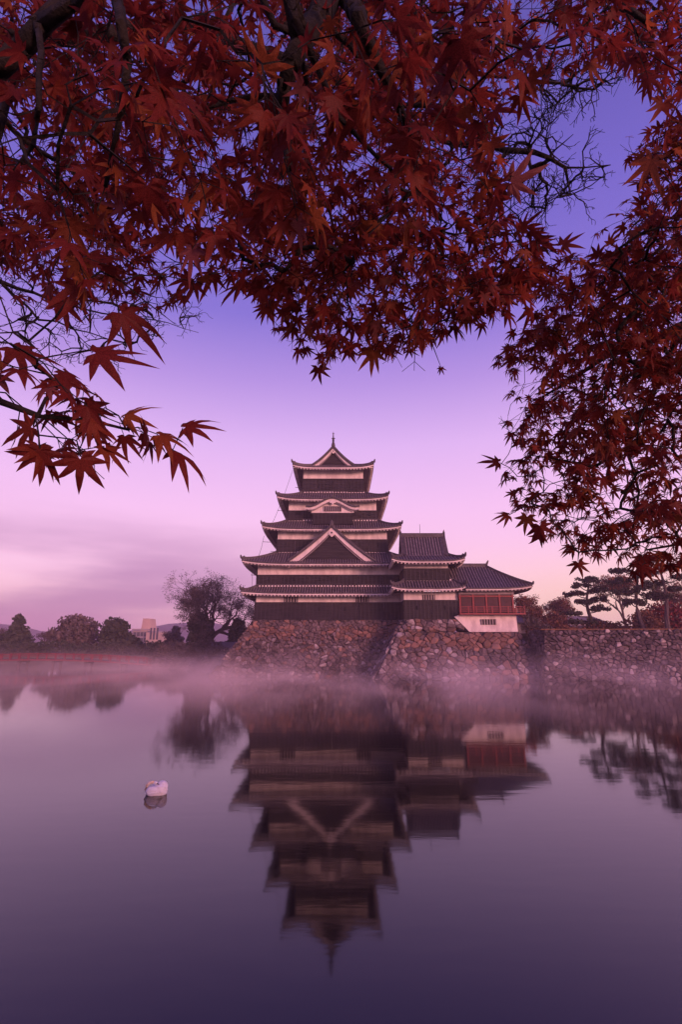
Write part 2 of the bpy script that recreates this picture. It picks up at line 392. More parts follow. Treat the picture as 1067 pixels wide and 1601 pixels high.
# the wall of rough rubble on the right
RW = thing('stone_wall', 'long dark wall of rough rubble running off to the right of the turret base', 'stone wall', (34, 54, 0))
WL = 46
def rw(u, v, h):     # u along the wall 0..WL
    k = v/5.1
    base = Vector((20.55+u*.992, 55.75-u*.118, 0)); nn = Vector((-.118, -.992, 0))
    return base - nn*(.95*k) + nn*h + Vector((0, 0, v+h*.2))
c0, c1, c2, c3 = rw(0,-.5,-.12), rw(WL,-.5,-.12), rw(WL,5.08,-.12), rw(0.75,5.08,-.12)
bk = Vector((.7, 6, 0))
prism([c0, c1, c1+bk, c0+bk], [c3, c2, c2+bk, c3+bk]).build('core', M['mortar'], RW)
def ch_rw(u, v, rg):
    r_ = rg.random(); n_ = noise.noise(Vector((u*.35, v*.5, 8)))
    if u < .8: return 'stone_grey' if r_ < .7 else 'stone_pale'
    if r_ < .13+.35*max(0, n_): return 'stone_pale'
    return 'stone_dark' if r_ < .62 else 'stone_grey'
stone_face(RW, [(0,-.3),(20.5,-.3),(20.5,5.05),(.75,5.05)], rw, .50, ch_rw, 11, 280, proud=.22)
rwl = MB(); cop = [rw(.4, 5.1, -.3), rw(WL, 5.1, -.3)]
rwl.sweep(cop, .8, .12); rwl.build('turf_edge', mat('dry_turf', (.20,.09,.05), (.12,.07,.045), 4, .95), RW)
def rws(u, v, h):
    base = Vector((20.6+.95*0, 55.75, 0)); k = v/5.1
    return Vector((20.62+.75*k-h, 55.8+.95*k+u, v))
stone_face(RW, [(0,-.3),(5.5,-.3),(4.6,5.0),(0,5.0)], rws, .7, lambda u, v, g: 'stone_dark' if g.random() < .6 else 'stone_grey', 13, 20, proud=.2)

# ------------------------------------------------------------------ castle roofs
def roof_fn(inner, outer, zt, ze, lift, side, k=.22):
    x0, x1, y0, y1 = inner; X0, X1, Y0, Y1 = outer
    if side in 'FB': a0, a1, A0, A1 = x0, x1, X0, X1
    else: a0, a1, A0, A1 = y0, y1, Y0, Y1
    def lim(t): return a0+(A0-a0)*t, a1+(A1-a1)*t
    def z(t, a):
        l, r_ = lim(t); q = abs((a-(l+r_)/2)/((r_-l)/2+1e-6)); q = min(q, 1)
        return zt+(ze-zt)*((1+k)*t-k*t*t)+lift*t*t*q**5
    def pos(t, a, dz=0):
        if side == 'F': return Vector((a, y0+(Y0-y0)*t, z(t, a)+dz))
        if side == 'B': return Vector((a, y1+(Y1-y1)*t, z(t, a)+dz))
        if side == 'L': return Vector((x0+(X0-x0)*t, a, z(t, a)+dz))
        return Vector((x1+(X1-x1)*t, a, z(t, a)+dz))
    return lim, pos
def skirt(parent, inner, outer, zt, ze, lift=.42, ribs='FLR', sides='FLRB', sp=.31, hips='FL FR', trim='FLR', cut=None, name='roof', seats=True):
    sheet = MB(); ribm = MB(); sof = MB(); fas = MB(); teeth = MB(); hips_ = []; edge = MB()
    for s in sides:
        lim, pos = roof_fn(inner, outer, zt, ze, lift, s)
        na, ntt = 28, 6; P = []; Q = []
        for j in range(ntt+1):
            t = j/ntt; l, r_ = lim(t)
            P.append([pos(t, l+(r_-l)*i/na) for i in range(na+1)])
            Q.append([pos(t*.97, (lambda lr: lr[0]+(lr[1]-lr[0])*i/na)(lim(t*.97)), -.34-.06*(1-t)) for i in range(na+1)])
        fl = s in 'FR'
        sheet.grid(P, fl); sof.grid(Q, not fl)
        if s in trim:
            l, r_ = lim(1); n = 40
            e = [pos(1.0, l+(r_-l)*i/n, -.055) for i in range(n+1)]
            edge.sweep(e, .10, .13)
            l, r_ = lim(.985); e = [pos(.985, l+(r_-l)*i/n, -.20) for i in range(n+1)]
            fas.sweep(e, .10, .17)
            a = l+.25
            while a < r_-.2:
                p = pos(.965, a, -.37); q = pos(.80, min(max(a, lim(.8)[0]), lim(.8)[1]), -.39); teeth.sweep([p, q], .17, .17); a += .42
        if s in ribs:
            l, r_ = lim(1); a = l+sp*.5
            i0, i1 = lim(0)
            while a < r_:
                t0 = 0
                if a < i0: t0 = (i0-a)/(i0-l+1e-9)
                elif a > i1: t0 = (a-i1)/(r_-i1+1e-9)
                if t0 < .96 and not (cut and cut(s, a)):
                    ribm.sweep([pos(t0+(1.012-t0)*i/6, a, .03) for i in range(7)], .17, .15, n=6, rot=0)
                a += sp
    X0, X1, Y0, Y1 = outer; x0, x1, y0, y1 = inner
    for sx, sy in (('L','F'), ('R','F'), ('L','B'), ('R','B')):
        lim, pos = roof_fn(inner, outer, zt, ze, lift, sy)
        pts = []; hip = MB()
        for i in range(9):
            t = i/8*1.0; a = lim(t)[0 if sx == 'L' else 1]; pts.append(pos(t, a, .12+(.10*t**6)))
        hip.sweep(pts, .26, .30)
        e = pts[-1]; d = (pts[-1]-pts[-2]).normalized()
        hip.sweep([e, e+d*.14+Vector((0,0,.12)), e+d*.20+Vector((0,0,.36))], .26, .30, taper=lambda t: 1-.65*t)
        hip.ball(e-d*.25+Vector((0,0,.16)), .14, 6, 4); hips_.append(hip)
    r = sheet.build(name, M['tile'], parent, True)
    if ribm.v: ribm.build('tile_rows', M['rib'], r, kind='stuff')
    edge.build('eave_tiles', M['ridge'], r)
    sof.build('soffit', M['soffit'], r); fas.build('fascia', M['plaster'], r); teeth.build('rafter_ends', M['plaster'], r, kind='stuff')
    for h_ in hips_: h_.build('hip_ridge', M['ridge'], r)
    if seats:   # row of white mortar dots where the roof meets the wall above
        st = MB(); a = x0+.3
        while a < x1-.2:
            if not (cut and cut('F', a)): st.box(a, a+.2, y0-.16, y0+.02, zt+.0, zt+.16)
            a += .38
        st.build('ridge_dots', M['plaster'], r, kind='stuff')
        MB().box(x0-.1, x1+.1, y0-.12, y0+.05, zt+.17, zt+.30).build('head_course', M['ridge'], r)
    return r
def storey(parent, x0, x1, y0, y1, zb, zm, ztop, npan, flare=0, windows=(), bat=.5, holes=True, seed=0, bdepth=.09, skipwall=False):
    """plaster body, black boards zb..zm on the front in panels, plaster above"""
    rg = random.Random(seed)
    w_ = MB().box(x0+.06, x1-.06, y0+.06, y1, zb-.02, ztop).build('wall', M['plaster'], parent)
    W = (x1-x0)/npan
    for i in range(npan):
        a, b = x0+i*W+.012, x0+(i+1)*W-.012; mb = MB(); rows = max(3, int((zm-zb)/.33))
        pr_ = rg.choice((0, .025, .05))
        for j in range(rows):
            z0, z1 = zb+(zm-zb)*j/rows, zb+(zm-zb)*(j+1)/rows
            yo = lambda z: y0-bdepth-pr_-flare*((zm-z)/(zm-zb))**1.6
            ya, yb_ = yo(z0)-.035, yo(z1)
            xa = a-(flare*((zm-z0)/(zm-zb))**1.6 if i == 0 else 0)
            xb = b
            mb.add([(xa,ya,z0),(xb,ya,z0),(xb,yb_,z1),(a,yb_,z1),(xa,y0+.05,z0),(xb,y0+.05,z0),(xb,y0+.05,z1),(a,y0+.05,z1)],
                   [(0,1,2,3),(0,4,5,1),(3,2,6,7),(0,3,7,4),(1,5,6,2)])
        p = mb.build('board_panel', M['board'], w_)
        bt = MB(); k = a+bat*.5
        # battens
        while k < b-.05:
            bt.add([(k,yo(zb)-.075,zb),(k+.07,yo(zb)-.075,zb),(k+.07,yo(zm)-.04,zm),(k,yo(zm)-.04,zm)], [(0,1,2,3)])
            bt.add([(k,yo(zb)-.03,zb),(k,yo(zb)-.075,zb),(k,yo(zm)-.04,zm),(k,yo(zm),zm)], [(0,1,2,3)])
            k += bat
        bt.build('battens', M['batten'], w_, kind='stuff')
    MB().box(x0-.08, x1+.08, y0-bdepth-.16, y0+.05, zm, zm+.09).build('cap_rail', M['batten'], w_)
    # side boards
    for xs in (x0, x1):
        sg = -1 if xs == x0 else 1
        MB().box(min(xs, xs+sg*.09), max(xs, xs+sg*.09), y0-.05, y1-.2, zb, zm).build('side_boards', M['board'], w_)
    if holes:
        for i in range(npan):
            cx_ = x0+(i+.5)*W
            if rg.random() < .8:
                z_ = zb+(zm-zb)*.52
                MB().box(cx_-.09, cx_+.09, y0-bdepth-.20-flare*.35, y0-.02, z_, z_+.42).build('loophole', M['dark'], w_)
    for (wx, wz0, wz1, ww, nb_) in windows:
        o = MB().box(wx-ww/2, wx+ww/2, y0+.01, y0+.055, wz0, wz1).build('window', M['dark'], w_)
        bm_ = MB()
        for k in range(nb_):
            c = wx-ww/2+ww*(k+.5)/nb_; bm_.box(c-.075, c+.075, y0-.07, y0+.005, wz0, wz1)
        bm_.build('window_bars', M['plaster_dim'], o)
    return w_
def prof_gable(s, zr, zb, k=.30): return zr-(zr-zb)*((1+k)*s-k*s*s)
def gable(parent, c, W, yf, yb, zr, zb, board=.46, k=.30, axis='Y', name='gable', infill=True, both=False, orn=True, rib=.31, over=.55, tiles=True, slope_ext=0, k2=None):
    """curved gable roof; ridge along y from yf back to yb (axis X swaps roles)"""
    def T(a, d, z): return Vector((a, d, z)) if axis == 'Y' else Vector((d, a, z))
    n = 12; flip = axis == 'X'
    sh = MB()
    for sg in (-1, 1):
        P = [[T(c+sg*W*i/n, d, prof_gable(i/n, zr, zb, k)) for i in range(n+1)] for d in (yf-over, yb)]
        sh.grid(P, (sg > 0) == flip)
        P = [[p-Vector((0,0,.22)) for p in r_] for r_ in P]; sh.grid(P, (sg > 0) != flip)
    g = sh.build(name, M['tile'], parent, True)
    if tiles:
        rm = MB(); sgn = 1 if yb > yf else -1; d = yf-over*sgn*0-over+.2
        while d < yb:
            for sg in (-1, 1):
                rm.sweep([T(c+sg*W*i/8, d, prof_gable(i/8, zr, zb, k)+.03) for i in range(9)], .17, .15, n=6, rot=0)
            d += rib
        rm.build('tile_rows', M['rib'], g, kind='stuff')
    ends = [yf-over]+([yb] if both else [])
    for d in ends:
        sgd = 1 if d == yf-over else -1
        # verge tiles, bargeboards
        vt = MB()
        for sg in (-1, 1):
            vt.sweep([T(c+sg*W*1.0*i/n, d+.04*sgd, prof_gable(i/n, zr, zb, k)+.02) for i in range(n+1)], .34, .26)
            vt.sweep([T(c+sg*W*1.0*i/n, d+.34*sgd, prof_gable(i/n, zr, zb, k)+.10) for i in range(n+1)], .2, .2)
        vt.build('verge_tiles', M['ridge'], g)
        for sg in (-1, 1):
            bb = MB(); A = []; B = []; A2 = []; B2 = []
            for i in range(n+1):
                s = i/n; z_ = prof_gable(s, zr, zb, k)-.12; th = board*(1+.25*s)
                x_ = c+sg*W*s*.985
                A.append(T(x_, d+.10*sgd, z_)); B.append(T(x_, d+.10*sgd, z_-th)); A2.append(T(x_, d+.24*sgd, z_)); B2.append(T(x_, d+.24*sgd, z_-th))
            for i in range(n):
                bb.add([A[i],A[i+1],B[i+1],B[i],A2[i],A2[i+1],B2[i+1],B2[i]], [(0,1,2,3),(4,7,6,5),(3,2,6,7),(0,4,5,1)])
            bb.add([A[n],B[n],B2[n],A2[n]], [(0,1,2,3)])
            bb.build('bargeboard', M['plaster'], g)
            ib = MB()   # inner moulding line
            ib.sweep([T(c+sg*W*i/n*.93, d+.28*sgd, prof_gable(i/n, zr, zb, k)-.12-board*1.22) for i in range(n+1)], .08, .10); ib.build('bargeboard_moulding', M['plaster_dim'], g)
        if infill:
            f_ = MB(); top = [T(c+W*(i/n*2-1), d+.50*sgd, prof_gable(abs(i/n*2-1), zr, zb, k)-.2) for i in range(n+1)]
            for i in range(n):
                a, b = top[i], top[i+1]; f_.add([a, b, Vector((b.x, b.y, min(b.z, zb+.05))), Vector((a.x, a.y, min(a.z, zb+.05)))], [(0,1,2,3)])
            o = f_.build('gable_panel', M['board'], g)
            lt = MB()
            for q in range(1, 6):
                z_ = zb+(zr-zb)*q*.14; hw = W*(1-q*.14)*.72
                lt.sweep([T(c-hw, d+.47*sgd, z_), T(c+hw, d+.47*sgd, z_)], .05, .05)
            lt.build('panel_battens', M['batten'], g)
        if orn:
            om = MB(); z_ = zr-board-.30; s_ = board*.75
            for a_, zz, r_ in ((0, 0, .55), (-.62, -.25, .38), (.62, -.25, .38), (0, -.75, .40), (-.35, -.55, .3), (.35, -.55, .3)):
                v_ = T(c+a_*s_, d+.06*sgd, z_+zz*s_); rr = r_*s_
                om.ball(v_, (rr, .09, rr) if axis == 'Y' else (.09, rr, rr), 10, 6)
            om.build('gable_pendant', M['plaster'], g)
            om = MB(); v_ = T(c, d-.03*sgd, z_); om.ball(v_, (.17*s_+.03, .07, .17*s_+.03) if axis == 'Y' else (.07, .2*s_, .2*s_), 8, 5); om.build('pendant_boss', M['dark'], g)
    # main ridge
    rd = MB(); y_a = yf-over-.02
    rd.sweep([T(c, y_a, zr+.16), T(c, yb, zr+.16)], .30, .42); rd.sweep([T(c, y_a-.03, zr+.42), T(c, yb, zr+.42)], .24, .16, n=6)
    # end tile
    for d in ends:
        sgd = -1 if d == yf-over else 1
        for dz, r_ in ((.1, .28), (.36, .22), (.58, .12)):
            rd.ball(T(c, d+sgd*.06, zr+dz), (r_, .1, r_) if axis == 'Y' else (.1, r_, r_), 8, 5)
    rd.build('main_ridge', M['ridge'], g)
    return g

KEEP = thing('castle_keep', 'tall five tiered black and white castle keep standing on the broad stone base', 'castle keep', (-1.1, 66, 6.3))
kx0, kx1, ky0, ky1 = -10.4, 8.3, 64.5, 82.5
storey(KEEP, kx0, kx1, ky0, ky1, 6.3, 8.32, 9.6, 6, flare=.38, windows=((-6.1, 8.44, 9.3, 1.7, 5), (2.6, 8.44, 9.3, 1.6, 5)), seed=2)
skirt(KEEP, (kx0+.05, kx1-.05, ky0+.02, ky1), (-11.95, 9.85, ky0-1.45, ky1+1.4), 10.28, 9.42, lift=.25)
storey(KEEP, kx0+.05, kx1-.05, ky0+.05, ky1-.05, 10.32, 11.65, 13.0, 6, seed=4)
def cut2(s, a): return s == 'F' and abs(a+1.15) < 3.2
skirt(KEEP, (-8.2, 5.95, 66.0, 81), (-12.0, 9.8, ky0-1.5, ky1+1.4), 14.72, 12.98, lift=.42, cut=None)
storey(KEEP, -8.17, 5.95, 66.0, 81, 14.78, 16.33, 17.9, 6, seed=5)
skirt(KEEP, (-7.2, 4.9, 67.3, 79.7), (-9.95, 7.62, 64.65, 82.3), 19.12, 17.62, lift=.42)
storey(KEEP, -7.0, 4.75, 67.3, 79.7, 19.18, 20.45, 22.0, 6, seed=6)
skirt(KEEP, (-5.3, 3.2, 68.5, 78.5), (-8.35, 6.15, 65.9, 81), 23.3, 21.85, lift=.42)
storey(KEEP, -5.22, 3.1, 68.5, 78.5, 23.4, 25.2, 26.6, 4, seed=7, holes=False)
skirt(KEEP, (-4.1, 1.95, 68.35, 78.7), (-6.5, 4.4, 67.1, 79.9), 27.15, 26.6, lift=.42, seats=False)
gable(KEEP, -1.07, 3.35, 68.9, 78.6, 30.0, 27.0, board=.42, name='top_gable', k=.42)
# great dormer gable on the second roof
gable(KEEP, -1.15, 5.35, 64.0, 68.0, 17.75, 13.35, board=.62, name='dormer_gable', k=.22, over=.5)
# undulating gable with its bay on the fourth storey
def kara():
    c, W, yf = -1.08, 3.45, 65.3
    def z(s):
        s = abs(s); return 20.25+1.15*(.5+.5*math.cos(math.pi*min(1, s*1.12)))+.25*max(0, s-.86)/.14*.25
    n = 28; sh = MB(); P = [[(c+W*(i/n*2-1), d, z(i/n*2-1)+.32) for i in range(n+1)] for d in (yf-.15, 67.6)]
    sh.grid(P, True); g = sh.build('curved_gable', M['tile'], KEEP, True)
    rm = MB(); d = yf
    vt = MB(); vt.sweep([(c+W*(i/n*2-1), yf-.12, z(i/n*2-1)+.34) for i in range(n+1)], .3, .22); vt.sweep([(c+W*(i/n*2-1), yf+.25, z(i/n*2-1)+.42) for i in range(n+1)], .2, .2)
    vt.build('verge_tiles', M['ridge'], g)
    while d < 67.2:
        rm.sweep([(c+W*(i/n*2-1), d, z(i/n*2-1)+.36) for i in range(0, n+1, 2)], .16, .14, n=6, rot=0); d += .31
    rm.build('tile_rows', M['rib'], g, kind='stuff')
    bb = MB()
    for i in range(n):
        a, b = i/n*2-1, (i+1)/n*2-1; xa, xb = c+W*a*.985, c+W*b*.985; ta, tb_ = .36-.05*abs(a), .36-.05*abs(b)
        za, zb_ = z(a)+.22, z(b)+.22
        bb.add([(xa,yf-.1,za),(xb,yf-.1,zb_),(xb,yf-.1,zb_-tb_),(xa,yf-.1,za-ta),(xa,yf+.06,za),(xb,yf+.06,zb_),(xb,yf+.06,zb_-tb_),(xa,yf+.06,za-ta)],
               [(0,3,2,1),(4,5,6,7),(3,7,6,2),(0,1,5,4)])
    bb.build('bargeboard', M['plaster'], g)
    bb = MB(); bb.sweep([(c+W*.90*(i/n*2-1), yf+.02, z((i/n*2-1)*.9)-.24) for i in range(n+1)], .1, .06); bb.build('bargeboard_moulding', M['plaster_dim'], g)
    om = MB()
    for a_, zz, r_ in ((0, 0, .22), (-.25, .02, .16), (.25, .02, .16), (0, -.2, .13)): om.ball((c+a_, yf-.14, 21.15+zz), (r_, .06, r_), 8, 5)
    om.build('gable_pendant', M['plaster'], g)
    rd = MB(); rd.sweep([(c, yf-.3, 21.85), (c, 67.6, 21.85)], .28, .3); rd.ball((c, yf-.3, 21.9), (.22,.1,.25), 8, 5); rd.build('main_ridge', M['ridge'], g)
    # plaster tympanum, bay
    ty = MB(); top = [(c+2.75*(i/n*2-1), yf+.32, z((i/n*2-1)*.8)+.05) for i in range(n+1)]
    for i in range(n): ty.add([top[i], top[i+1], (top[i+1][0], yf+.32, 19.85), (top[i][0], yf+.32, 19.85)], [(3,2,1,0)])
    bay = ty.build('bay', M['plaster'], KEEP)
    MB().box(c-2.6, c+2.6, yf+.4, 67.4, 18.4, 19.84).build('boarded_front', M['board'], bay)
    bt = MB(); k = c-2.4
    while k < c+2.5: bt.box(k, k+.06, yf+.34, yf+.4, 18.5, 19.75); k += .5
    bt.build('battens', M['batten'], bay, kind='stuff'); MB().box(c-2.7, c+2.7, yf+.3, yf+.42, 19.74, 19.86).build('cap_rail', M['batten'], bay)
    wn = MB().box(c-1.15, c+1.15, yf+.27, yf+.315, 20.05, 20.72).build('window', M['dark'], bay)
    wb = MB()
    for k in range(9): x = c-1.1+k*2.2/8; wb.box(x-.06, x+.06, yf+.18, yf+.265, 20.05, 20.72)
    wb.build('window_bars', M['plaster_dim'], wn)
kara()
# roof fish and finial on the main ridge
def shachi(x, y, z, s=1, parent=KEEP):
    mb = MB()
    mb.sweep([(x,y,z),(x,y-.05,z+.25*s),(x,y+.12,z+.6*s),(x,y+.22,z+.95*s),(x,y+.10,z+1.3*s),(x,y+.02,z+1.62*s)], .40*s, .55*s, n=8, taper=lambda t: (1-.9*t)+.02)
    for q in (-1, 1):
        mb.add([(x,y+.15,z+.5*s),(x+q*.30*s,y+.1,z+.75*s),(x,y+.2,z+.9*s)], [(0,1,2)])
        mb.add([(x,y+.1,z+1.2*s),(x+q*.16*s,y+.02,z+1.55*s),(x,y+.05,z+1.45*s)], [(0,1,2)])
    return mb.build('ridge_fish', M['ridge'], parent)
shachi(-1.07, 68.35, 30.45, 1.0); shachi(-1.07, 78.3, 30.45, 1.0)
MB().sweep([(-1.07,68.4,31.9),(-1.07,68.4,32.2)], .025, .025).build('lightning_rod', M['dark'], KEEP)
# conductor wires and their small brackets down the left side
for a, b in ((at(458,735,68), at(434,800,66.5)), (at(434,800,66.5), at(421,826,65)), (at(413,838,65), at(404,872,64)), (at(394,895,63.5), at(394,918,63.2))):
    MB().sweep([a, (a+b)/2+Vector((.05,0,-.05)), b], .03, .03).build('conductor_wire', M['dark'], KEEP)
for px, py, Y in ((434,798,66.4), (411,847,64.5), (423,862,65.5), (392,899,63.4), (462,762,68)):
    p = at(px, py, Y); MB().sweep([p, p+Vector((.9,.3,0))], .05, .05).build('wire_bracket', M['dark'], KEEP)

# the two-storey turret in front
TUR = thing('corner_turret', 'low two tiered black and white turret joined to the right side of the keep', 'turret', (9.8, 62, 6.25))
storey(TUR, 7.15, 13.42, 60.5, 66, 6.25, 8.3, 9.35, 2, windows=((10.05, 8.42, 9.0, 1.45, 5),), seed=9, bat=.42)
storey(TUR, 7.28, 12.5, 60.6, 66, 10.6, 11.92, 12.9, 1, seed=10, bat=.5)
skirt(TUR, (7.6, 12.45, 61.9, 64.3), (5.8, 14.1, 59.2, 66.8), 13.9, 12.74, lift=.35, seats=False, sp=.33)
gable(TUR, 63.1, 1.9, 7.75, 12.6, 16.2, 13.55, board=.34, axis='X', name='upper_gable', both=True, over=.45, rib=.33, k=.10)
for xx in (7.35, 12.55):
    MB().sweep([(xx,63.1,16.7),(xx+(-.1 if xx < 9 else .1),63.1,17.1)], .14, .2, taper=lambda t: 1-.6*t).build('ridge_end', M['ridge'], TUR)
MB().sweep([(9.7,63.1,16.6),(9.7,63.1,17.8)], .04, .04).build('lightning_rod', M['dark'], TUR)
# lower turret roof and pavilion roof are one long roof
PAV = thing('red_pavilion', 'open red lacquered pavilion with balcony and long grey roof at the right of the turret', 'pavilion', (16.6, 62, 4.8))
skirt(TUR, (7.28, 13.0, 60.62, 66), (5.7, 14.0, 59.15, 67), 10.58, 9.62, lift=.3, sides='FL', ribs='FL', trim='FL', sp=.33,
      cut=None, name='lower_roof')
def pav_roof():
    X1, Y0, Y1 = 21.5, 59.15, 67.0; zr = 12.55; ze = 9.62; rx0, rx1, ry = 11.5, 17.4, 63.0
    def z(t): return zr+(ze-zr)*(1.12*t-.12*t*t)
    def lift(t, x): return .36*t*t*max(0, (x-14)/(X1-14))**5
    def fp(t, x, dz=0): return Vector((x, ry+(Y0-ry)*t, z(t)+lift(t, x)+dz))
    lim = lambda t: rx1+(X1-rx1)*t
    sheet = MB(); ribs = MB(); sof = MB(); fas = MB(); te = MB(); ed = MB(); hps = []
    xl = 12.56
    P = [[fp(j/8, xl+(lim(j/8)-xl)*i/20) for i in range(21)] for j in range(9)]; sheet.grid(P, True)
    Q = [[fp(j/8*.97, xl+(lim(j/8*.97)-xl)*i/20, -.36) for i in range(21)] for j in range(3, 9)]; sof.grid(Q)
    P = [[Vector((x, ry+(Y1-ry)*t, z(t))) for x in (xl, lim(t))] for t in [j/8 for j in range(9)]]; sheet.grid(P)
    def rp(t, y, dz=0):
        q = abs(y-ry)/((Y1-ry)*t+1e-6); return Vector((lim(t), y, z(t)+.36*t*t*min(1, q)**5+dz))
    P = [[rp(j/8, ry+(i/12*2-1)*(Y1-ry)*j/8 if i != 0 else ry-(ry-Y0)*j/8) for i in range(13)] for j in range(9)]; sheet.grid(P, True)
    Q = [[rp(j/8*.97, ry+(i/12*2-1)*(Y1-ry)*j/8*.97, -.36) for i in range(13)] for j in range(4, 9)]; sof.grid(Q)
    x = 12.7
    while x < X1-.1:
        t0 = max(0, (x-rx1)/(X1-rx1))
        if t0 < .96: ribs.sweep([fp(t0+(1.01-t0)*i/8, x, .03) for i in range(9)], .17, .15, n=6, rot=0)
        x += .33
    y = Y0+.2
    while y < Y1:
        t0 = abs(y-ry)/(Y1-ry)
        if t0 < .96: ribs.sweep([rp(t0+(1.01-t0)*i/6, y, .03) for i in range(7)], .17, .15, n=6, rot=0)
        y += .33
    n = 40; x0e = 14.02
    ed.sweep([fp(1, x0e+(X1-x0e)*i/n, -.055) for i in range(n+1)], .1, .13); ed.sweep([rp(1, Y0+(Y1-Y0)*i/n, -.055) for i in range(n+1)], .1, .13)
    fas.sweep([fp(.985, x0e+(X1-.06-x0e)*i/n, -.20) for i in range(n+1)], .1, .17); fas.sweep([rp(.985, Y0+.06+(Y1-Y0-.12)*i/n, -.20) for i in range(n+1)], .1, .17)
    x = 14.2
    while x < X1-.3: te.sweep([fp(.965, x, -.37), fp(.8, min(x, lim(.8)), -.39)], .17, .17); x += .42
    for e in (1, -1):
        hp = MB(); hps.append(hp)
        pts = [Vector((lim(i/8), ry+e*(ry-Y0)*i/8 if e < 0 else ry+(Y1-ry)*i/8, z(i/8)+.36*(i/8)**2+.12)) for i in range(9)]; hp.sweep(pts, .26, .3)
        en = pts[-1]; d = (pts[-1]-pts[-2]).normalized(); hp.sweep([en, en+d*.14+Vector((0,0,.12)), en+d*.2+Vector((0,0,.36))], .26, .3, taper=lambda t: 1-.65*t)
    hp = MB(); hps.append(hp)
    hp.sweep([(xl,ry,zr+.1),(rx1+.15,ry,zr+.1)], .3, .36); hp.sweep([(xl,ry,zr+.32),(rx1+.2,ry,zr+.32)], .22, .14, n=6)
    hp.sweep([(rx1+.1,ry,zr+.1),(rx1+.3,ry,zr+.5),(rx1+.42,ry,zr+.75)], .22, .3, taper=lambda t: 1-.6*t)
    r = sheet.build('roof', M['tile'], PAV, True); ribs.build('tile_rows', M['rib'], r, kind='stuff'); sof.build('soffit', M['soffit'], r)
    fas.build('fascia', M['plaster'], r); te.build('rafter_ends', M['plaster'], r, kind='stuff'); ed.build('eave_tiles', M['ridge'], r); [h_.build('hip_ridge', M['ridge'], r) for h_ in hps]
pav_roof()
# pavilion plaster plinth (its foot rides down over the stone), red room, balcony
pl = MB()
pl.add([(13.55,60.12,6.78),(19.75,60.12,6.78),(19.75,59.92,4.84),(14.35,59.92,4.84),(12.75,60.05,6.5),
        (13.55,66,6.78),(19.75,66,6.78),(19.75,66,4.84),(14.35,66,4.84),(12.75,66,6.5)],
       [(0,4,3,2,1)[::1],(1,2,7,6),(0,1,6,5),(4,9,8,3),(0,5,9,4),(2,3,8,7),(5,6,7,8,9)])
plo = pl.build('plinth_wall', M['plaster'], PAV)
wn = MB().box(15.7, 17.4, 59.93, 59.99, 5.62, 6.22).build('window', M['dark'], plo)
wb = MB()
for k in range(6): x = 15.78+k*1.54/5; wb.box(x-.07, x+.07, 59.87, 59.925, 5.62, 6.22)
wb.build('window_bars', M['plaster_dim'], wn)
MB().box(13.5, 19.65, 60.3, 65.9, 6.78, 9.0).build('timber_wall', M['redwood'], PAV)
MB().box(13.45, 19.7, 60.15, 65.95, 9.0, 9.34).build('plaster_frieze', M['plaster_dim'], PAV)
for i in range(5):
    x = 13.52+i*1.5; MB().box(x-.09, x+.09, 60.14, 60.32, 6.78, 9.0).build('post', M['red'], PAV)
for i in range(4):
    x = 13.52+i*1.5; MB().box(x+.16, x+1.34, 60.24, 60.29, 7.0, 8.75).build('panel', M['redwood'], PAV)
MB().box(13.4, 19.75, 60.13, 60.28, 8.72, 8.86).build('lintel', M['red'], PAV)
bal = MB().box(13.2, 20.5, 59.15, 60.13, 6.70, 6.86).box(19.7, 20.5, 60.13, 66.5, 6.70, 6.86).build('balcony', M['red'], PAV)
rl = MB()
for z_ in (7.08, 7.30, 7.55):
    rl.sweep([(13.15,59.25,z_),(20.58,59.25,z_)], .07, .07); rl.sweep([(20.4,59.1,z_),(20.4,66.4,z_)], .07, .07)
rl.build('balcony_rail', M['red'], bal)
for i in range(9):
    x = 13.3+i*7.1/8; MB().box(x-.05, x+.05, 59.2, 59.3, 6.86, 7.62).build('baluster', M['red'], bal)
for i in range(4): MB().box(20.35, 20.45, 60.4+i*1.9, 60.5+i*1.9, 6.86, 7.62).build('baluster', M['red'], bal)

# ------------------------------------------------------------------ trees behind
def tube_tree(rg, base, height, r0, levels, spread, up=.15, nb=(2, 3), wob=.12, trunk=.28, first=None, shrink=.76, sides0=6, lean=(0,0)):
    mb = MB(); tips = []
    def grow(p, d, ln, r, lv):
        segs = 3 if lv < levels-1 else 2; pts = [p]; q = p.copy(); dd = d.copy()
        for i in range(segs):
            dd = (dd+Vector((rg.gauss(0, wob), rg.gauss(0, wob), rg.gauss(0, wob)+up*.3))).normalized(); q = q+dd*ln/segs; pts.append(q.copy())
        mb.sweep(pts, r*2, r*2, n=max(3, sides0-lv), taper=lambda t: 1-.32*t, rot=0)
        if lv >= levels: tips.append((q, dd)); return
        n = rg.choice(nb)+(1 if lv == 0 else 0)
        for k in range(n):
            ax = dd.orthogonal().normalized(); ax.rotate(Matrix.Rotation(2*math.pi*(k+rg.random()*.6)/n, 3, dd))
            nd = (dd*math.cos(spread)+ax*math.sin(spread)*rg.uniform(.7, 1.3)+Vector((0,0,up))).normalized()
            at_ = pts[-1] if (k < 2 or lv == 0 and k < 3) else pts[-2]
            grow(at_, nd, ln*shrink*rg.uniform(.8, 1.15), r*.62, lv+1)
            if lv >= 2 and rg.random() < .3: tips.append((at_, nd))
    grow(Vector(base), Vector((lean[0], lean[1], 1)).normalized(), height*trunk, r0, 0)
    return mb, tips
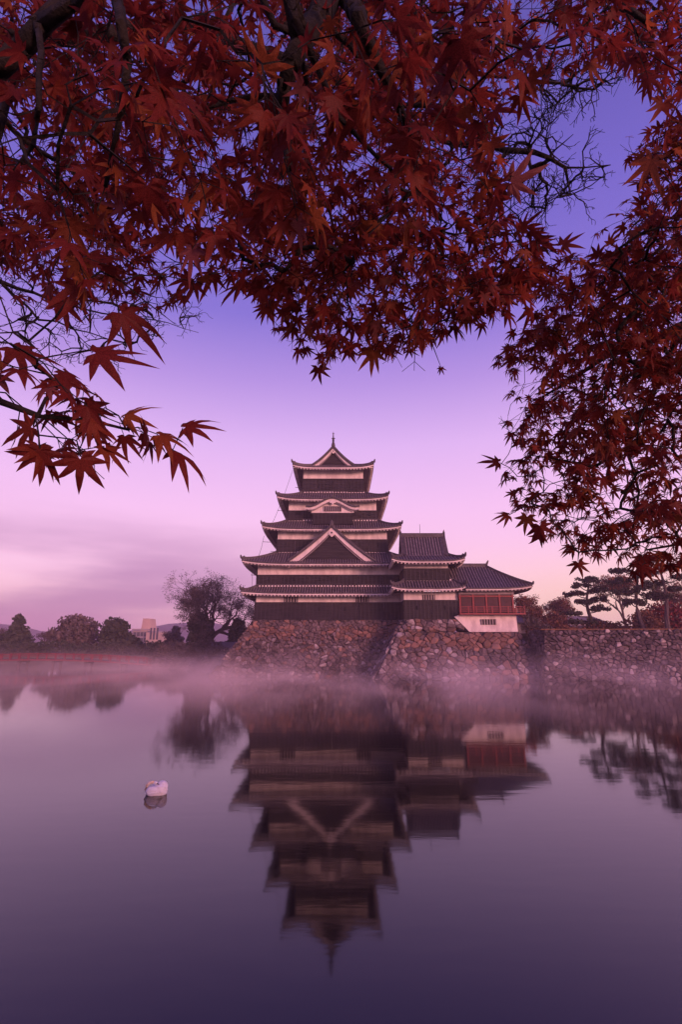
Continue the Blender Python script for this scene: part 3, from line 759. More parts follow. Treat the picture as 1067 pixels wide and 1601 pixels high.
def leafcloud(mb, rg, c, rad, n, s, flat=1.0):
    c = Vector(c)
    for _ in range(n):
        v = Vector((rg.gauss(0,1), rg.gauss(0,1), rg.gauss(0,1))); v = v.normalized()*(rg.random()**.45)
        p = c+Vector((v.x*rad[0], v.y*rad[1], v.z*rad[2])); k = s*rg.uniform(.6, 1.4)
        a = Vector((rg.gauss(0,1), rg.gauss(0,1), rg.gauss(0,1)*flat)).normalized()*k; b = a.orthogonal().normalized()
        b.rotate(Matrix.Rotation(rg.random()*6.28, 3, a.normalized())); b = b*k*.6
        mb.add([p-a, p+b, p+a, p-b], [(0,1,2,3)])
def bare_tree(label, base, h, r, seed, levels=7, leaves=0, lm='autumn', spread=.48, group=None, trunk=.24, up=.16, name='bare_tree', cat='tree', shrink=.78, ls=.12, width=None):
    rg = random.Random(seed); t = thing(name, label, cat, base, group)
    mb, tips = tube_tree(rg, base, h, r, levels, spread, up, trunk=trunk, shrink=shrink, wob=.16)
    zmax = max(v[2] for v in mb.v)-base[2]; k = h/zmax
    xs_ = sorted(v[0] for v in mb.v if v[2] > base[2]+zmax*.45); n_ = len(xs_); off = (xs_[n_//50]+xs_[-n_//50])/2-base[0]; hw = (xs_[-n_//50]-xs_[n_//50])/2
    kx = (width/2)/hw if width else k
    def shp(v):
        q = (v[2]-base[2])/zmax; return (base[0]+(v[0]-base[0]-off*min(1, q*1.6))*kx, base[1]+(v[1]-base[1])*kx, base[2]+(v[2]-base[2])*k)
    mb.v = [shp(v) for v in mb.v]
    mb.build('trunk', M['barkfar'], t)
    if leaves:
        lb = MB(); B = Vector(base)
        for p, d in tips:
            if rg.random() < .9: leafcloud(lb, rg, Vector(shp(p)), (.5,.5,.4), leaves, ls)
        lb.build('crown', M[lm], t, kind='stuff')
    return t
def crown_tree(label, base, h, w_, seed, m, shape='round', group=None, name='evergreen_tree', dens=1.0, ls=.32, trunk_r=.25, low=.18):
    rg = random.Random(seed); t = thing(name, label, 'tree', base, group); bx, by, bz = base
    tk = MB(); tk.sweep([(bx,by,bz-.5),(bx+.1,by,bz+h*.4),(bx,by,bz+h*.9)], trunk_r*2, trunk_r*2, n=7, taper=lambda q: 1-.8*q)
    lb = MB(); nc = int(34*dens)
    for i in range(nc):
        q = (i+.5)/nc
        z_ = h*(low+(1-low)*q)
        if shape == 'cone': rr = w_*.5*(1-q)**.8*(.75+.35*rg.random())+.15
        elif shape == 'round': rr = w_*.5*math.sqrt(max(.02, 1-(2*q-.95)**2))*(.7+.4*rg.random())
        else: rr = w_*.5*(1-.75*q**2)*(.6+.5*rg.random())
        a = i*2.4+rg.random(); off = rr*rg.uniform(.45, .95)
        c = Vector((bx+math.cos(a)*off, by+math.sin(a)*off, bz+z_))
        tk.sweep([(bx, by, c.z-rr*.3), c], .12, .12, n=4, taper=lambda q: 1-.7*q)
        sz = max(.45, (w_*.17 if shape != 'cone' else rr*.5)*rg.uniform(.7, 1.25))
        leafcloud(lb, rg, c, (sz*1.25, sz*1.25, sz*.75), int(85*max(1, sz)**1.6), ls)
    tk.build('trunk', M['barkfar'], t); lb.build('crown', M[m], t, kind='stuff'); return t
def pine(label, base, h, seed, pads, lean=.0, group=None, r=.28):
    """garden pine: curved trunk with flat layered pads; pads = (side offset, height share, half width)"""
    rg = random.Random(seed); t = thing('pine_tree', label, 'pine', base, group or 'layered pines standing behind the rubble wall'); b = Vector(base)
    def tr(q): return b+Vector((lean*q*h+.35*math.sin(q*5+seed), .2*math.sin(q*4), q*h))
    tk = MB(); tk.sweep([tr(i/9) for i in range(10)], r*2, r*2, n=7, taper=lambda q: 1-.72*q); lb = MB()
    for ox, hz, hw in pads:
        hw *= .8
        p = tr(max(0, hz-.06)); c = tr(hz)+Vector((ox, rg.uniform(-.8, .8), 0))
        tk.sweep([p, (p+c)/2+Vector((0,0,-.1)), c], .16, .16, n=5, taper=lambda q: 1-.5*q)
        for k in range(int(5+hw*5)):
            a = rg.random()*6.28; q = math.sqrt(rg.random())
            cc = c+Vector((math.cos(a)*hw*q, math.sin(a)*hw*q, rg.uniform(-.05,.12)+.16*(1-q)))
            leafcloud(lb, rg, cc+Vector((0,0,rg.uniform(-.1,.25))), (.46,.46,.26), 60, .13, flat=1.3)
            tk.sweep([c, cc], .05, .05, n=3)
    tk.build('trunk', M['barkfar'], t); lb.build('crown', M['needle'], t, kind='stuff'); return t

# left of the castle
bare_tree('large bare spreading tree just left of the keep, taller than its neighbours', tuple(at(334,1000,88))[:2]+(1.5,), 13.6, .42, 24, 9, leaves=3, lm='shrub', spread=.55, up=.07, trunk=.16, ls=.09, shrink=.80, width=11.5)
crown_tree('dark rounded evergreen in front of the large bare tree', (at(311,1000,84).x, 84, 1.4), 6.4, 4.6, 31, 'evergreen', 'round')
crown_tree('smaller evergreen squeezed between the large bare tree and the keep', (at(371,1000,84).x, 84, 1.4), 5.4, 3.4, 32, 'evergreen', 'broad')
crown_tree('tall dark conifer with pointed top near the left end of the bridge', (at(25,1000,102).x, 102, 1.5), 6.9, 5.6, 33, 'evergreen', 'cone', name='conifer')
crown_tree('round crowned brownish tree rising behind the middle of the red bridge', (at(117,1000,101).x, 101, 1.5), 6.4, 7.6, 34, 'shrub', 'round', name='round_tree')
crown_tree('dark broad evergreen beside the concrete building', (at(180,1000,98).x, 98, 1.5), 5.6, 7.0, 35, 'evergreen', 'broad')
bare_tree('low bare tree between the conifer and the round crowned tree', (at(66,1000,99).x, 99, 1.5), 4.4, .2, 36, 6, leaves=2, lm='shrub', trunk=.2)
bare_tree('small bare tree at the far left edge of the view', (at(-5,1000,105).x, 105, 1.5), 4.8, .22, 37, 6, leaves=2, lm='shrub', trunk=.2)
crown_tree('small pointed tree rising just right of the concrete building', (at(274,1000,112).x, 112, 1.5), 5.0, 3.6, 38, 'shrub', 'cone', name='conifer', dens=.6)
crown_tree('low dark bushy tree right behind the red bridge near its right end', (at(205,1000,97).x, 97, 1.5), 2.6, 5, 39, 'evergreen', 'round', dens=.7)
bare_tree('bare tree standing behind the small pointed tree', (at(262,1000,110).x, 110, 1.5), 4.2, .2, 40, 6, leaves=2, lm='shrub')
# low planting along the far bank
def hedge(label, pts, w_, h, m, seed, n, name='hedge', s=.2):
    rg = random.Random(seed); lb = MB()
    for i in range(n):
        k = rg.random()*(len(pts)-1); a = int(k); p = Vector(pts[a]).lerp(Vector(pts[a+1]), k-a)
        q = rg.random(); hh = h*(.55+.5*noise.noise(Vector((p.x*.35, p.y*.35, seed)))+.3)
        leafcloud(lb, rg, p+Vector((rg.uniform(-w_, w_)*.4, rg.uniform(-w_, w_)*.4, q*hh)), (.5,.5,.35), 12, s)
    o = lb.build(name, M[m]); return tag(o, label, 'hedge' if name == 'hedge' else 'bushes', kind='stuff')
hedge('low brown undergrowth along the far bank behind the bridge', [(-66,96,1.4),(-45,95.5,1.4),(-30,93,1.4)], 3, 2.2, 'evergreen', 41, 900, 'undergrowth')
hedge('grey twiggy bushes covering the stone mound at the bridge end', [(-27.5,81,.9),(-22,79.5,1.2),(-17,79,1.0)], 2.6, 2.6, 'shrub', 42, 520, 'mound_bushes', .13)
# stone mound edge
MO = thing('stone_embankment', 'rough stone embankment at the right end of the red bridge', 'embankment', (-22, 79, 0))
prism([(-29,78,-.6),(-15,76.5,-.6),(-15,84,-.6),(-29,86,-.6)], [(-28.2,79,1.4),(-15,78,1.9),(-15,84,1.9),(-28.2,86,1.4)]).build('core', M['mortar'], MO)
stone_face(MO, [(0,-.3),(13.8,-.3),(13.4,1.8),(.6,1.35)], lambda u, v, h: Vector((-28.9+u, 77.95-u*.108+max(v, 0)*.55-h, v)), .62, lambda u, v, g: 'stone_dark' if g.random() < .6 else 'stone_grey', 15, 90, .18)
# little tiled building beside the base
SB = thing('small_storehouse', 'low tiled storehouse half hidden between the bare tree and the keep base', 'storehouse', (-16.5, 83, 1.5))
MB().box(-18.9, -14.5, 80.5, 83, 1.5, 2.7).build('wall', M['concrete'], SB)
mb = MB(); mb.add([(-19.5,80.0,2.7),(-14,80.0,2.7),(-14,81.7,3.7),(-19.5,81.7,3.7),(-19.5,83.4,2.7),(-14,83.4,2.7)], [(0,1,2,3),(3,2,5,4),(0,3,4),(1,5,2)]); mb.build('roof', M['farroof'], SB)
# concrete building far off
CB = thing('concrete_building', 'pale modern building with a tall slanted tower slab beyond the left trees', 'building', (-72, 205, 1.5))
p0, p1 = at(206,985,200), at(252,990,200)
MB().box(at(206,995,200).x, at(231,995,200).x, 200, 225, 1.5, at(1,986,200).z).build('wall', M['concrete_grey'], CB)
MB().box(at(231,995,200).x, at(250,995,200).x, 198, 225, 1.5, at(1,989,200).z).build('side_wing', M['concrete'], CB)
zb_, zt_ = at(1,985,205).z, at(1,967,205).z; xa, xb, xc = at(219,995,205).x, at(231,995,205).x, at(235,995,205).x
prism([(xa,205,zb_-1),(xc,205,zb_-1),(xc,212,zb_-1),(xa,212,zb_-1)], [(xa+.5,205,zt_),(xb,205,zt_),(xb,212,zt_),(xa+.5,212,zt_)]).build('tower_slab', M['concrete'], CB)
for j in range(2):
    for i in range(4):
        x = at(208+i*5.6,995,200).x; z_ = at(1,1003-j*9,200).z
        MB().box(x, x+1.05, 199.9, 199.99, z_-.2, z_+1.3).build('window', M['glass'], CB)
for i in range(3):
    x = at(234+i*5,995,198).x; MB().box(x, x+.7, 197.9, 197.99, 4, 8.2).build('window', M['glass'], CB)
MB().box(at(205,995,199).x, at(231.5,995,199).x, 199, 200, at(1,985,199).z, at(1,983,199).z).build('parapet', M['concrete_grey'], CB)

# red bridge
BR = thing('arched_bridge', 'low red lacquered footbridge arching over the moat at the left', 'bridge', (-40, 78, 0))
def bz(x): return .60+.75*(1-((x+43.5)/17)**2)
bx0, bx1, yb0, yb1 = -58., -26.8, 77., 79.4
xs = [bx0+(bx1-bx0)*i/40 for i in range(41)]
mb = MB(); mb.grid([[(x,yb0,bz(x)) for x in xs],[(x,yb1,bz(x)) for x in xs]], False); mb.grid([[(x,yb0,bz(x)-.16) for x in xs],[(x,yb1,bz(x)-.16) for x in xs]], True)
mb.build('deck', M['barkfar'], BR)
for yy in (yb0, yb1):
    MB().sweep([(x,yy,bz(x)-.14) for x in xs], .14, .20).build('edge_beam', M['bridge_red'], BR)
    MB().sweep([(x,yy,bz(x)+.66) for x in xs], .09, .09).build('handrail', M['bridge_red'], BR)
    MB().sweep([(x,yy,bz(x)+.40) for x in xs], .05, .05).build('middle_rails', M['bridge_red'], BR)
    for i in range(24):
        x = bx0+(bx1-bx0)*(i+.5)/24; MB().box(x-.09, x+.09, yy-.09, yy+.09, bz(x), bz(x)+.76).build('post', M['bridge_red'], BR)
for x in (-55.5, -50.8, -45.6, -40.8, -36.2, -31.2):
    for yy in (yb0+.15, yb1-.15):
        MB().box(x-.14, x+.14, yy-.14, yy+.14, -.9, bz(x)-.16).build('pile', M['barkfar'], BR)
    MB().box(x-.1, x+.1, yb0-.2, yb1+.2, bz(x)-.5, bz(x)-.26).build('cross_beam', M['barkfar'], BR)

# right of the castle
G = 4.7
bare_tree('bare tree with sparse brown leaves right behind the pavilion', (26.5, 76, G), 5.6, .22, 51, 7, leaves=3, lm='autumn', trunk=.25)
bare_tree('thin bare shrub growing in the gap beside the pavilion base', (22.6, 63.5, 3.2), 3.6, .08, 52, 6, leaves=2, lm='shrub', name='bare_shrub', cat='shrub')
bare_tree('second thin shrub at the foot of the pavilion base, nearer the rubble wall', (23.6, 62, 3.0), 2.6, .07, 53, 6, leaves=2, lm='shrub', name='bare_shrub', cat='shrub')
RB = thing('gate_house', 'low grey tiled roof showing just right of the pavilion', 'gate house', (27.5, 84, G))
MB().box(24.5, 31.0, 82, 86, G, 6.5).build('wall', M['plaster_dim'], RB)
mb = MB(); mb.add([(23.6,81,6.5),(32.2,81,6.5),(31,84,8.3),(24.8,84,8.3),(23.6,87,6.5),(32.2,87,6.5)], [(0,1,2,3),(3,2,5,4),(0,3,4),(1,5,2)]); mb.build('roof', M['farroof'], RB)
pine('flat topped layered pine with a cap like crown, nearest the pavilion', tuple(at(931,995,64))[:2]+(G,), 6.3, 2, ((0,1.0,1.9),(-1.3,.86,1.3),(1.6,.80,1.2),(-1.2,.72,1.6),(1.9,.62,1.6),(-.6,.56,1.4),(1.3,.44,1.5),(-1.9,.36,1.4),(-.9,.2,2.0)), lean=-.03)
pine('open layered pine second from the right edge', tuple(at(1011,995,60))[:2]+(G,), 7.6, 3, ((.2,1.0,1.2),(-1.6,.9,1.5),(1.7,.88,1.3),(-2.0,.74,1.6),(1.6,.70,1.6),(-1.3,.58,1.7),(1.9,.54,1.4),(-.3,.44,2.1)), lean=-.05)
pine('tall layered pine at the right edge of the view', tuple(at(1052,995,58))[:2]+(G,), 8.0, 5, ((.2,1.0,1.2),(-1.6,.92,1.3),(1.6,.88,1.5),(-1.9,.76,1.7),(1.5,.72,1.5),(-1.6,.60,1.6),(1.9,.58,1.6),(-.5,.48,1.8)), lean=-.06)
bare_tree('tall fine twigged bare tree between the two leftmost pines on the wall', (38.0, 72, G), 8.4, .24, 54, 8, leaves=2, lm='autumn', spread=.38, trunk=.26)
bare_tree('pale bare tree behind the flat topped pine on its left', (35.0, 84, G), 6.0, .2, 55, 7, leaves=3, lm='autumn')
bare_tree('bare tree behind the two right hand pines', (47.5, 76, G), 8.0, .22, 56, 7, leaves=2, lm='autumn')
crown_tree('rust coloured shrub below the pale bare tree', (29.5, 74, G), 2.7, 5.5, 61, 'autumn', 'round', name='rust_shrub', dens=.7, ls=.16, low=.02)
crown_tree('greenish brown shrub to the left of the flat topped pine', (33.5, 70, G-.6), 2.3, 4.0, 62, 'shrub', 'round', name='brown_shrub', dens=.7, ls=.16, low=.02)
crown_tree('broad dark red maple shrub under the open pine', (37.8, 62, G-.3), 3.4, 5.8, 63, 'hedge_red', 'round', name='red_shrub', ls=.18, low=.02)
crown_tree('second dark red shrub at the right edge of the view', (43.5, 62, G-.3), 4.0, 6.5, 64, 'hedge_red', 'round', name='red_shrub', ls=.18, low=.02)
crown_tree('low brown shrub behind the top of the rubble wall near its left end', (26.5, 66, G-.5), 1.9, 4.2, 65, 'autumn', 'round', name='low_shrub', dens=.6, ls=.15, low=.02)
hedge('brown and dull red undergrowth behind the top edge of the rubble wall', [(23.5,66,G-.6),(30,64.5,G-.6),(37,63,G-.6),(50,60,G-.6)], 3.2, 1.7, 'autumn', 43, 620, 'undergrowth', .15)
crown_tree('rounded dull brown shrub between the flat topped pine and the red shrubs', (34.8, 61, G-.4), 2.6, 4.2, 66, 'autumn', 'round', name='brown_shrub', dens=.7, ls=.16, low=.02)
bare_tree('low bare tree behind the low brown shrub beside the pavilion roof corner', (29.5, 80, G), 4.6, .16, 57, 7, leaves=2, lm='autumn', trunk=.18)
# distant buildings, right
for i, (px, wd, hh, lb_) in enumerate(((893, 9, 6.6, 'pale distant house left of the flat topped pine'), (918, 11, 8.0, 'wide pale distant block right behind the flat topped pine'))):
    p = at(px, 985, 170); t = thing('distant_house', lb_, 'house', (p.x, 170, 1.5), 'distant houses beyond the pines')
    MB().box(p.x-wd/2, p.x+wd/2, 170, 180, 1.5, 1.5+hh).build('wall', M['concrete_grey'], t)
    mb = MB(); z0 = 1.5+hh; mb.add([(p.x-wd/2-.5,169,z0),(p.x+wd/2+.5,169,z0),(p.x+wd/2-1,175,z0+2.0),(p.x-wd/2+1,175,z0+2.0),(p.x-wd/2-.5,181,z0),(p.x+wd/2+.5,181,z0)], [(0,1,2,3),(3,2,5,4),(0,3,4),(1,5,2)])
    mb.build('roof', M['farroof'], t)
    for k in range(3):
        x = p.x-wd/2+1+k*(wd-2.6)/2; MB().box(x, x+1.4, 169.9, 169.99, 1.5+hh*.62, 1.5+hh*.82).build('window', M['glass'], t)
MB0 = None

# ------------------------------------------------------------------ swan
def swan():
    cx_, cy_ = -4.93, 15.35
    t = thing('sleeping_swan', 'white swan asleep on the water with its head tucked into its back', 'swan', (cx_, cy_, 0))
    b = MB()
    for (x, y, z, rx, ry, rz) in ((.02,0,.06,.27,.19,.16), (.09,.0,.13,.20,.17,.16), (.14,.02,.19,.15,.12,.14), (-.10,0,.07,.19,.17,.13), (.25,0,.12,.05,.05,.05), (-.05,-.15,.10,.18,.07,.13), (-.01,.10,.11,.20,.09,.13)):
        b.ball((cx_+x, cy_+y, z), (rx, ry, rz), 16, 10)
    o = b.build('body', M['swan'], t, True); rm = o.modifiers.new('skin', 'REMESH'); rm.mode = 'VOXEL'; rm.voxel_size = .012; rm.use_smooth_shade = True
    s_ = o.modifiers.new('soft', 'SMOOTH'); s_.factor = .6; s_.iterations = 3
    for sg in (-1, 1):
        wv = MB()
        for k in range(7):   # folded flight feathers
            z_ = .215-.022*k; x0 = cx_+.0+.015*k
            wv.sweep([(x0-.08, cy_+sg*(.135+.008*k), z_), (x0+.10, cy_+sg*(.15+.004*k), z_-.005), (x0+.27-.02*k, cy_+sg*.07, z_-.035)], .05, .014, taper=lambda q: 1-.55*q)
        wv.build('wing', M['swan'], t, True)
    nk = MB()
    pts = [(-.22,0,.05),(-.28,-.01,.13),(-.26,-.03,.22),(-.19,-.05,.285),(-.11,-.07,.31),(-.04,-.08,.30)]
    nk.sweep([(cx_+a, cy_+q, z_) for a, q, z_ in pts], .085, .085, n=12, taper=lambda q: 1.15-.35*q); nk.build('neck', M['swan_neck'], t, True)
    hd = MB(); hd.ball((cx_-.015, cy_-.09, .297), (.062,.036,.038), 12, 8); hd.build('head', M['swan'], t, True)
    bl = MB(); bl.sweep([(cx_+.03,cy_-.10,.292),(cx_+.065,cy_-.11,.275),(cx_+.095,cy_-.11,.255)], .03, .022, n=8, taper=lambda q: 1-.5*q); bl.ball((cx_+.0,cy_-.125,.302), .009, 8, 5)
    bl.build('bill', M['bill'], t, True)
swan()

# ------------------------------------------------------------------ maples overhead
rg = random.Random(99)
def leaf_mesh(seed, detail=True):
    q = random.Random(seed); vs = [(0,0,0)]; fs = []
    lobes = [(-118,.40),(-76,.68),(-37,.90),(0,1.0),(37,.90),(76,.68),(118,.40)] if detail else [(-100,.5),(-45,.85),(0,1.0),(45,.85),(100,.5)]
    droop = q.uniform(.08, .60); fold = q.uniform(-.25, .55)
    def put(r, ang, z=0):
        a = math.radians(ang); x, y = r*math.sin(a), r*math.cos(a)
        zz = z-droop*r*r - fold*abs(x)*.6
        vs.append((x, y, zz)); return len(vs)-1
    nt_ = []
    angs = [a+q.uniform(-8, 8) for a, _ in lobes]; lens = [l*q.uniform(.80, 1.12) for _, l in lobes]
    for i in range(len(lobes)+1):
        if i == 0: nt_.append(put(.16, angs[0]-30))
        elif i == len(lobes): nt_.append(put(.16, angs[-1]+30))
        else: nt_.append(put(.25+.06*q.random(), (angs[i-1]+angs[i])/2))
    for i, (a, l) in enumerate(zip(angs, lens)):
        wd = .092*(.7+.3*l)*q.uniform(.9, 1.1)
        cu = q.uniform(-7, 7)   # sideways sweep of the tip
        def off(f_, o_):       # point along the lobe at share f_ with sideways offset
            r = l*f_; return put(math.hypot(r, o_), a+cu*f_*f_+math.degrees(math.atan2(o_, r)))
        rib = off(.5, 0); vs[rib] = (vs[rib][0], vs[rib][1], vs[rib][2]+.03)
        L1, R1 = off(.46, -wd), off(.46, wd)
        if detail:
            L2, R2 = off(.72, -wd*.62), off(.72, wd*.62); tip = off(1.0, 0)
            nl, nr = nt_[i], nt_[i+1]
            fs += [(0, rib, nl), (0, nr, rib), (nl, rib, L1), (rib, nr, R1), (L1, rib, L2), (rib, R1, R2), (rib, R2, L2), (L2, R2, tip)]
        else:
            tip = off(1.0, 0); nl, nr = nt_[i], nt_[i+1]
            fs += [(0, nr, rib), (0, rib, nl), (nl, rib, L1), (rib, nr, R1), (L1, rib, tip), (rib, R1, tip)]
    return np.array(vs), fs
LEAF = [leaf_mesh(100+i) for i in range(16)]
LEAF_S = [leaf_mesh(200+i, False) for i in range(5)]
LEAFME = []
def leafdata(i, m, small=False):
    v, f_ = (LEAF_S if small else LEAF)[i]
    me = bpy.data.meshes.new('leaf'); me.from_pydata([tuple(p) for p in v], [], f_); me.materials.append(m); return me

def in_poly(poly, x, y):
    k = False
    for i in range(len(poly)):
        a, b = poly[i], poly[i-1]
        if (a[1] > y) != (b[1] > y) and x < (b[0]-a[0])*(y-a[1])/(b[1]-a[1])+a[0]: k = not k
    return k
CROWN = [[(-70,-80),(1130,-80),(1130,190),(1067,165),(1020,140),(985,105),(955,88),(900,90),(860,120),(790,165),(765,200),(785,260),(770,300),(765,330),(830,368),(885,365),(870,400),(830,425),(805,465),(770,490),(720,500),(690,520),(640,535),(620,555),(590,545),(540,530),(512,575),(480,560),(450,525),(440,490),(410,478),(380,440),(330,430),(290,468),(240,470),(215,505),(150,495),(60,480),(-70,470)],
 [(-70,480),(30,500),(70,560),(110,590),(150,610),(210,630),(290,660),(300,700),(230,690),(170,690),(130,730),(100,720),(60,700),(20,680),(-70,650)],
 [(1130,170),(1050,190),(1020,215),(990,220),(985,270),(1010,290),(1000,325),(950,340),(930,370),(895,395),(855,425),(845,460),(850,480),(815,505),(780,540),(770,562),(800,590),(808,640),(795,670),(805,700),(780,720),(805,760),(790,795),(850,825),(880,850),(910,872),(960,860),(1000,885),(1130,900)]]
holes = [((395,60),30),((430,110),18),((505,95),18),((345,235),14),((300,55),12),((700,20),12),((905,180),40),((560,215),12),((210,180),10),((110,250),12)]
class Maple:
    def __init__(s, root, mains, seed):
        s.root = root; s.rg = random.Random(seed); s.P = []; s.par = []; s.rad = []; s.leaves = []; s.pet = MB()
        for pts, par0 in mains:       # pts list of (Vector, radius); par0 index or 'near'
            prev = None
            for k, (p, r) in enumerate(pts):
                if k == 0 and len(s.P): prev = s.nearest(p)
                if prev is not None and k > 0 or (k == 0 and prev is not None):
                    a = s.P[prev]; d = (p-a).length; n = max(1, int(d/.12))
                    r_a = pts[k-1][1] if k else r
                    for j in range(1, n+1):
                        q = a.lerp(p, j/n)
                        if j < n: q = q+Vector((s.rg.gauss(0,1), s.rg.gauss(0,1), s.rg.gauss(0,1)))*min(.012, d*.02)
                        s.P.append(q); s.par.append(prev); s.rad.append(r_a+(r-r_a)*j/n); prev = len(s.P)-1
                elif k == 0:
                    s.P.append(p); s.par.append(-1); s.rad.append(r); prev = 0
    def nearest(s, p):
        A = np.array([tuple(q) for q in s.P]); return int(np.argmin(((A-np.array(p))**2).sum(1)))
    def connect(s, targets, step=.10):
        """targets: list of (point, leafsize, callback); joined nearest first"""
        A = np.array([tuple(q) for q in s.P]); T = np.array([tuple(t[0]) for t in targets])
        best = np.full(len(T), 1e9); bi = np.zeros(len(T), int)
        for i0 in range(0, len(T), 200):
            d = ((T[i0:i0+200, None]-A[None])**2).sum(2); bi[i0:i0+200] = d.argmin(1); best[i0:i0+200] = d.min(1)
        left_ = np.ones(len(T), bool)
        for _ in range(len(T)):
            k = int(np.argmin(np.where(left_, best, 1e9))); left_[k] = False
            a = s.P[bi[k]]; p = Vector(T[k]); d = (p-a).length; n = max(2, int(d/step)); new = []; prev = int(bi[k])
            bend = Vector((s.rg.gauss(0,.1), s.rg.gauss(0,.1), .10))*d
            lastd = None
            for j in range(1, n+1):
                f_ = j/n; q = a.lerp(p, f_)+bend*(f_*(1-f_))*1.6
                if j < n: q += Vector((s.rg.gauss(0,1), s.rg.gauss(0,1), s.rg.gauss(0,1)))*.008
                s.P.append(q); s.par.append(prev); s.rad.append(0); prev = len(s.P)-1; new.append(prev)
            dirn = (s.P[new[-1]]-s.P[new[-2]]).normalized()
            targets[k][2](s, prev, dirn)
            NA = np.array([tuple(s.P[i]) for i in new])
            d2 = ((T[:, None]-NA[None])**2).sum(2); m_ = d2.min(1); upd = (m_ < best) & left_
            best[upd] = m_[upd]; bi[upd] = np.array(new)[d2.argmin(1)][upd]
    def add_leaf(s, p, axis, normal, size, kind=0, force=False):
        v = p-Vector((0,0,HC)); dz = v.y*math.cos(PITCH)+v.z*math.sin(PITCH)
        if dz > .2 and not force:      # keep the sky gaps between the boughs open
            x = CXP+F*v.x/dz; y = CYP-F*(v.z*math.cos(PITCH)-v.y*math.sin(PITCH))/dz
            if -60 < x < 1125 and -70 < y < 1600:
                x += s.rg.gauss(0, 17); y += s.rg.gauss(0, 17)
                if not any(in_poly(m, x, y) for m in CROWN) or any((x-c[0])**2+(y-c[1])**2 < r*r for c, r in holes): return
        axis = axis.normalized(); n = (normal-axis*normal.dot(axis))
        if n.length < 1e-3: n = axis.orthogonal()
        n.normalize(); x = axis.cross(n)
        s.leaves.append((p, x, axis, n, size, kind))
    def spray(s, size, droop=.3, npairs=3, tilt=.45, small=0):
        def cb(s_, node, d):
            q = s_.rg; p = s_.P[node]; ln = size*.75; dd = Vector(d)
            dd = (dd+Vector((0,0,-droop))+Vector((q.gauss(0,.25), q.gauss(0,.25), q.gauss(0,.15)))).normalized()
            prev = node
            for k in range(npairs):
                v = p+dd*ln-Vector((0,0,HC)); dz = v.y*math.cos(PITCH)+v.z*math.sin(PITCH)
                if dz > .2:
                    x = CXP+F*v.x/dz; y = CYP-F*(v.z*math.cos(PITCH)-v.y*math.sin(PITCH))/dz
                    if -60 < x < 1125 and -70 < y < 1600 and not any(in_poly(m, x, y) for m in CROWN) and q.random() < .93: break
                p = p+dd*ln*q.uniform(.7, 1.2); s_.P.append(p); s_.par.append(prev); s_.rad.append(0); prev = len(s_.P)-1
                side = dd.cross(Vector((0,0,1))).normalized() if abs(dd.z) < .95 else Vector((1,0,0))
                if q.random() < .5: side.rotate(Matrix.Rotation(q.uniform(-1,1), 3, dd))
                for sg in (-1, 1):
                    if q.random() < .12: continue
                    pd = (dd*.55+side*sg*q.uniform(.7,1.1)+Vector((0,0,-droop*q.uniform(.2,1.6)))).normalized()
                    b = p+pd*size*q.uniform(.35, .7)
                    s_.pet.sweep([p, b], .0018, .0018, n=3)
                    nr = Vector((q.gauss(0,tilt), q.gauss(0,tilt), 1)); nr.normalize()
                    ax = (pd+Vector((q.gauss(0,.3), q.gauss(0,.3), -droop*.8+q.gauss(0,.25)))).normalized()
                    s_.add_leaf(b, ax, nr, size*q.uniform(.62, 1.15), small)
                dd = (dd+Vector((q.gauss(0,.15), q.gauss(0,.15), -droop*.3))).normalized()
            s_.add_leaf(p+dd*size*.3, dd, Vector((q.gauss(0,tilt), q.gauss(0,tilt), 1)), size*q.uniform(.8,1.15), small)
            s_.pet.sweep([p, p+dd*size*.3], .0018, .0018, n=3)
        return cb
    def finish(s, leafm, n_obj, twig_r=.0013, ex=.36, cap=.03, bare=False):
        n = len(s.P); cnt = [0]*n; child = [0]*n
        for i in range(n-1, -1, -1):
            if child[i] == 0: cnt[i] = 1
            if s.par[i] >= 0: cnt[s.par[i]] += cnt[i]; child[s.par[i]] += 1
        tw = MB(); brs = {}; comp = {}; thick = MB()
        for i in range(n):
            j = s.par[i]
            if j < 0: continue
            r = s.rad[i] or min(cap, twig_r*cnt[i]**ex); rj = s.rad[j] or min(cap, twig_r*max(cnt[j],1)**ex)
            rj = min(rj, r*1.35) if not s.rad[i] else rj
            a, b = s.P[j], s.P[i]; d = b-a
            if d.length < 1e-5: continue
            comp[i] = comp.get(j, i) if r >= .004 and not s.rad[i] else i
            if r >= .004 and not s.rad[i] and (s.rad[j] or j not in comp): comp[i] = i
            tgt = tw if r < .004 else (brs.setdefault(comp[i], MB()) if not s.rad[i] else thick); k = 3 if r < .004 else (5 if r < .02 else 9)
            ext = d.normalized()*min(r*.5, .01)
            tgt.sweep([a-ext, b+ext], 2, 2, n=k, rot=i*.7, taper=(lambda t, r=r, rj=rj: rj+(r-rj)*t))
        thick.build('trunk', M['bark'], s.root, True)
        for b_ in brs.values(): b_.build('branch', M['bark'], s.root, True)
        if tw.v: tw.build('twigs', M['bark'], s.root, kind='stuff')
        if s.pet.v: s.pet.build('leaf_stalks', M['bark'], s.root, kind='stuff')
        if not s.leaves: return
        cam_p = Vector((0,0,HC)); fw = Vector((0, math.cos(PITCH), math.sin(PITCH)))
        def show(l):
            v = l[0]-cam_p; dz = v.dot(fw)
            if dz < .1: return 0
            x = v.x/dz*F; y = (v.z*math.cos(PITCH)-v.y*math.sin(PITCH))/dz*F
            return l[4]/dz if abs(x) < 560 and abs(y) < 830 else 0
        order = sorted(range(len(s.leaves)), key=lambda i: -show(s.leaves[i]))
        mes = [leafdata(i, leafm) for i in range(len(LEAF))]
        base = s.root.location
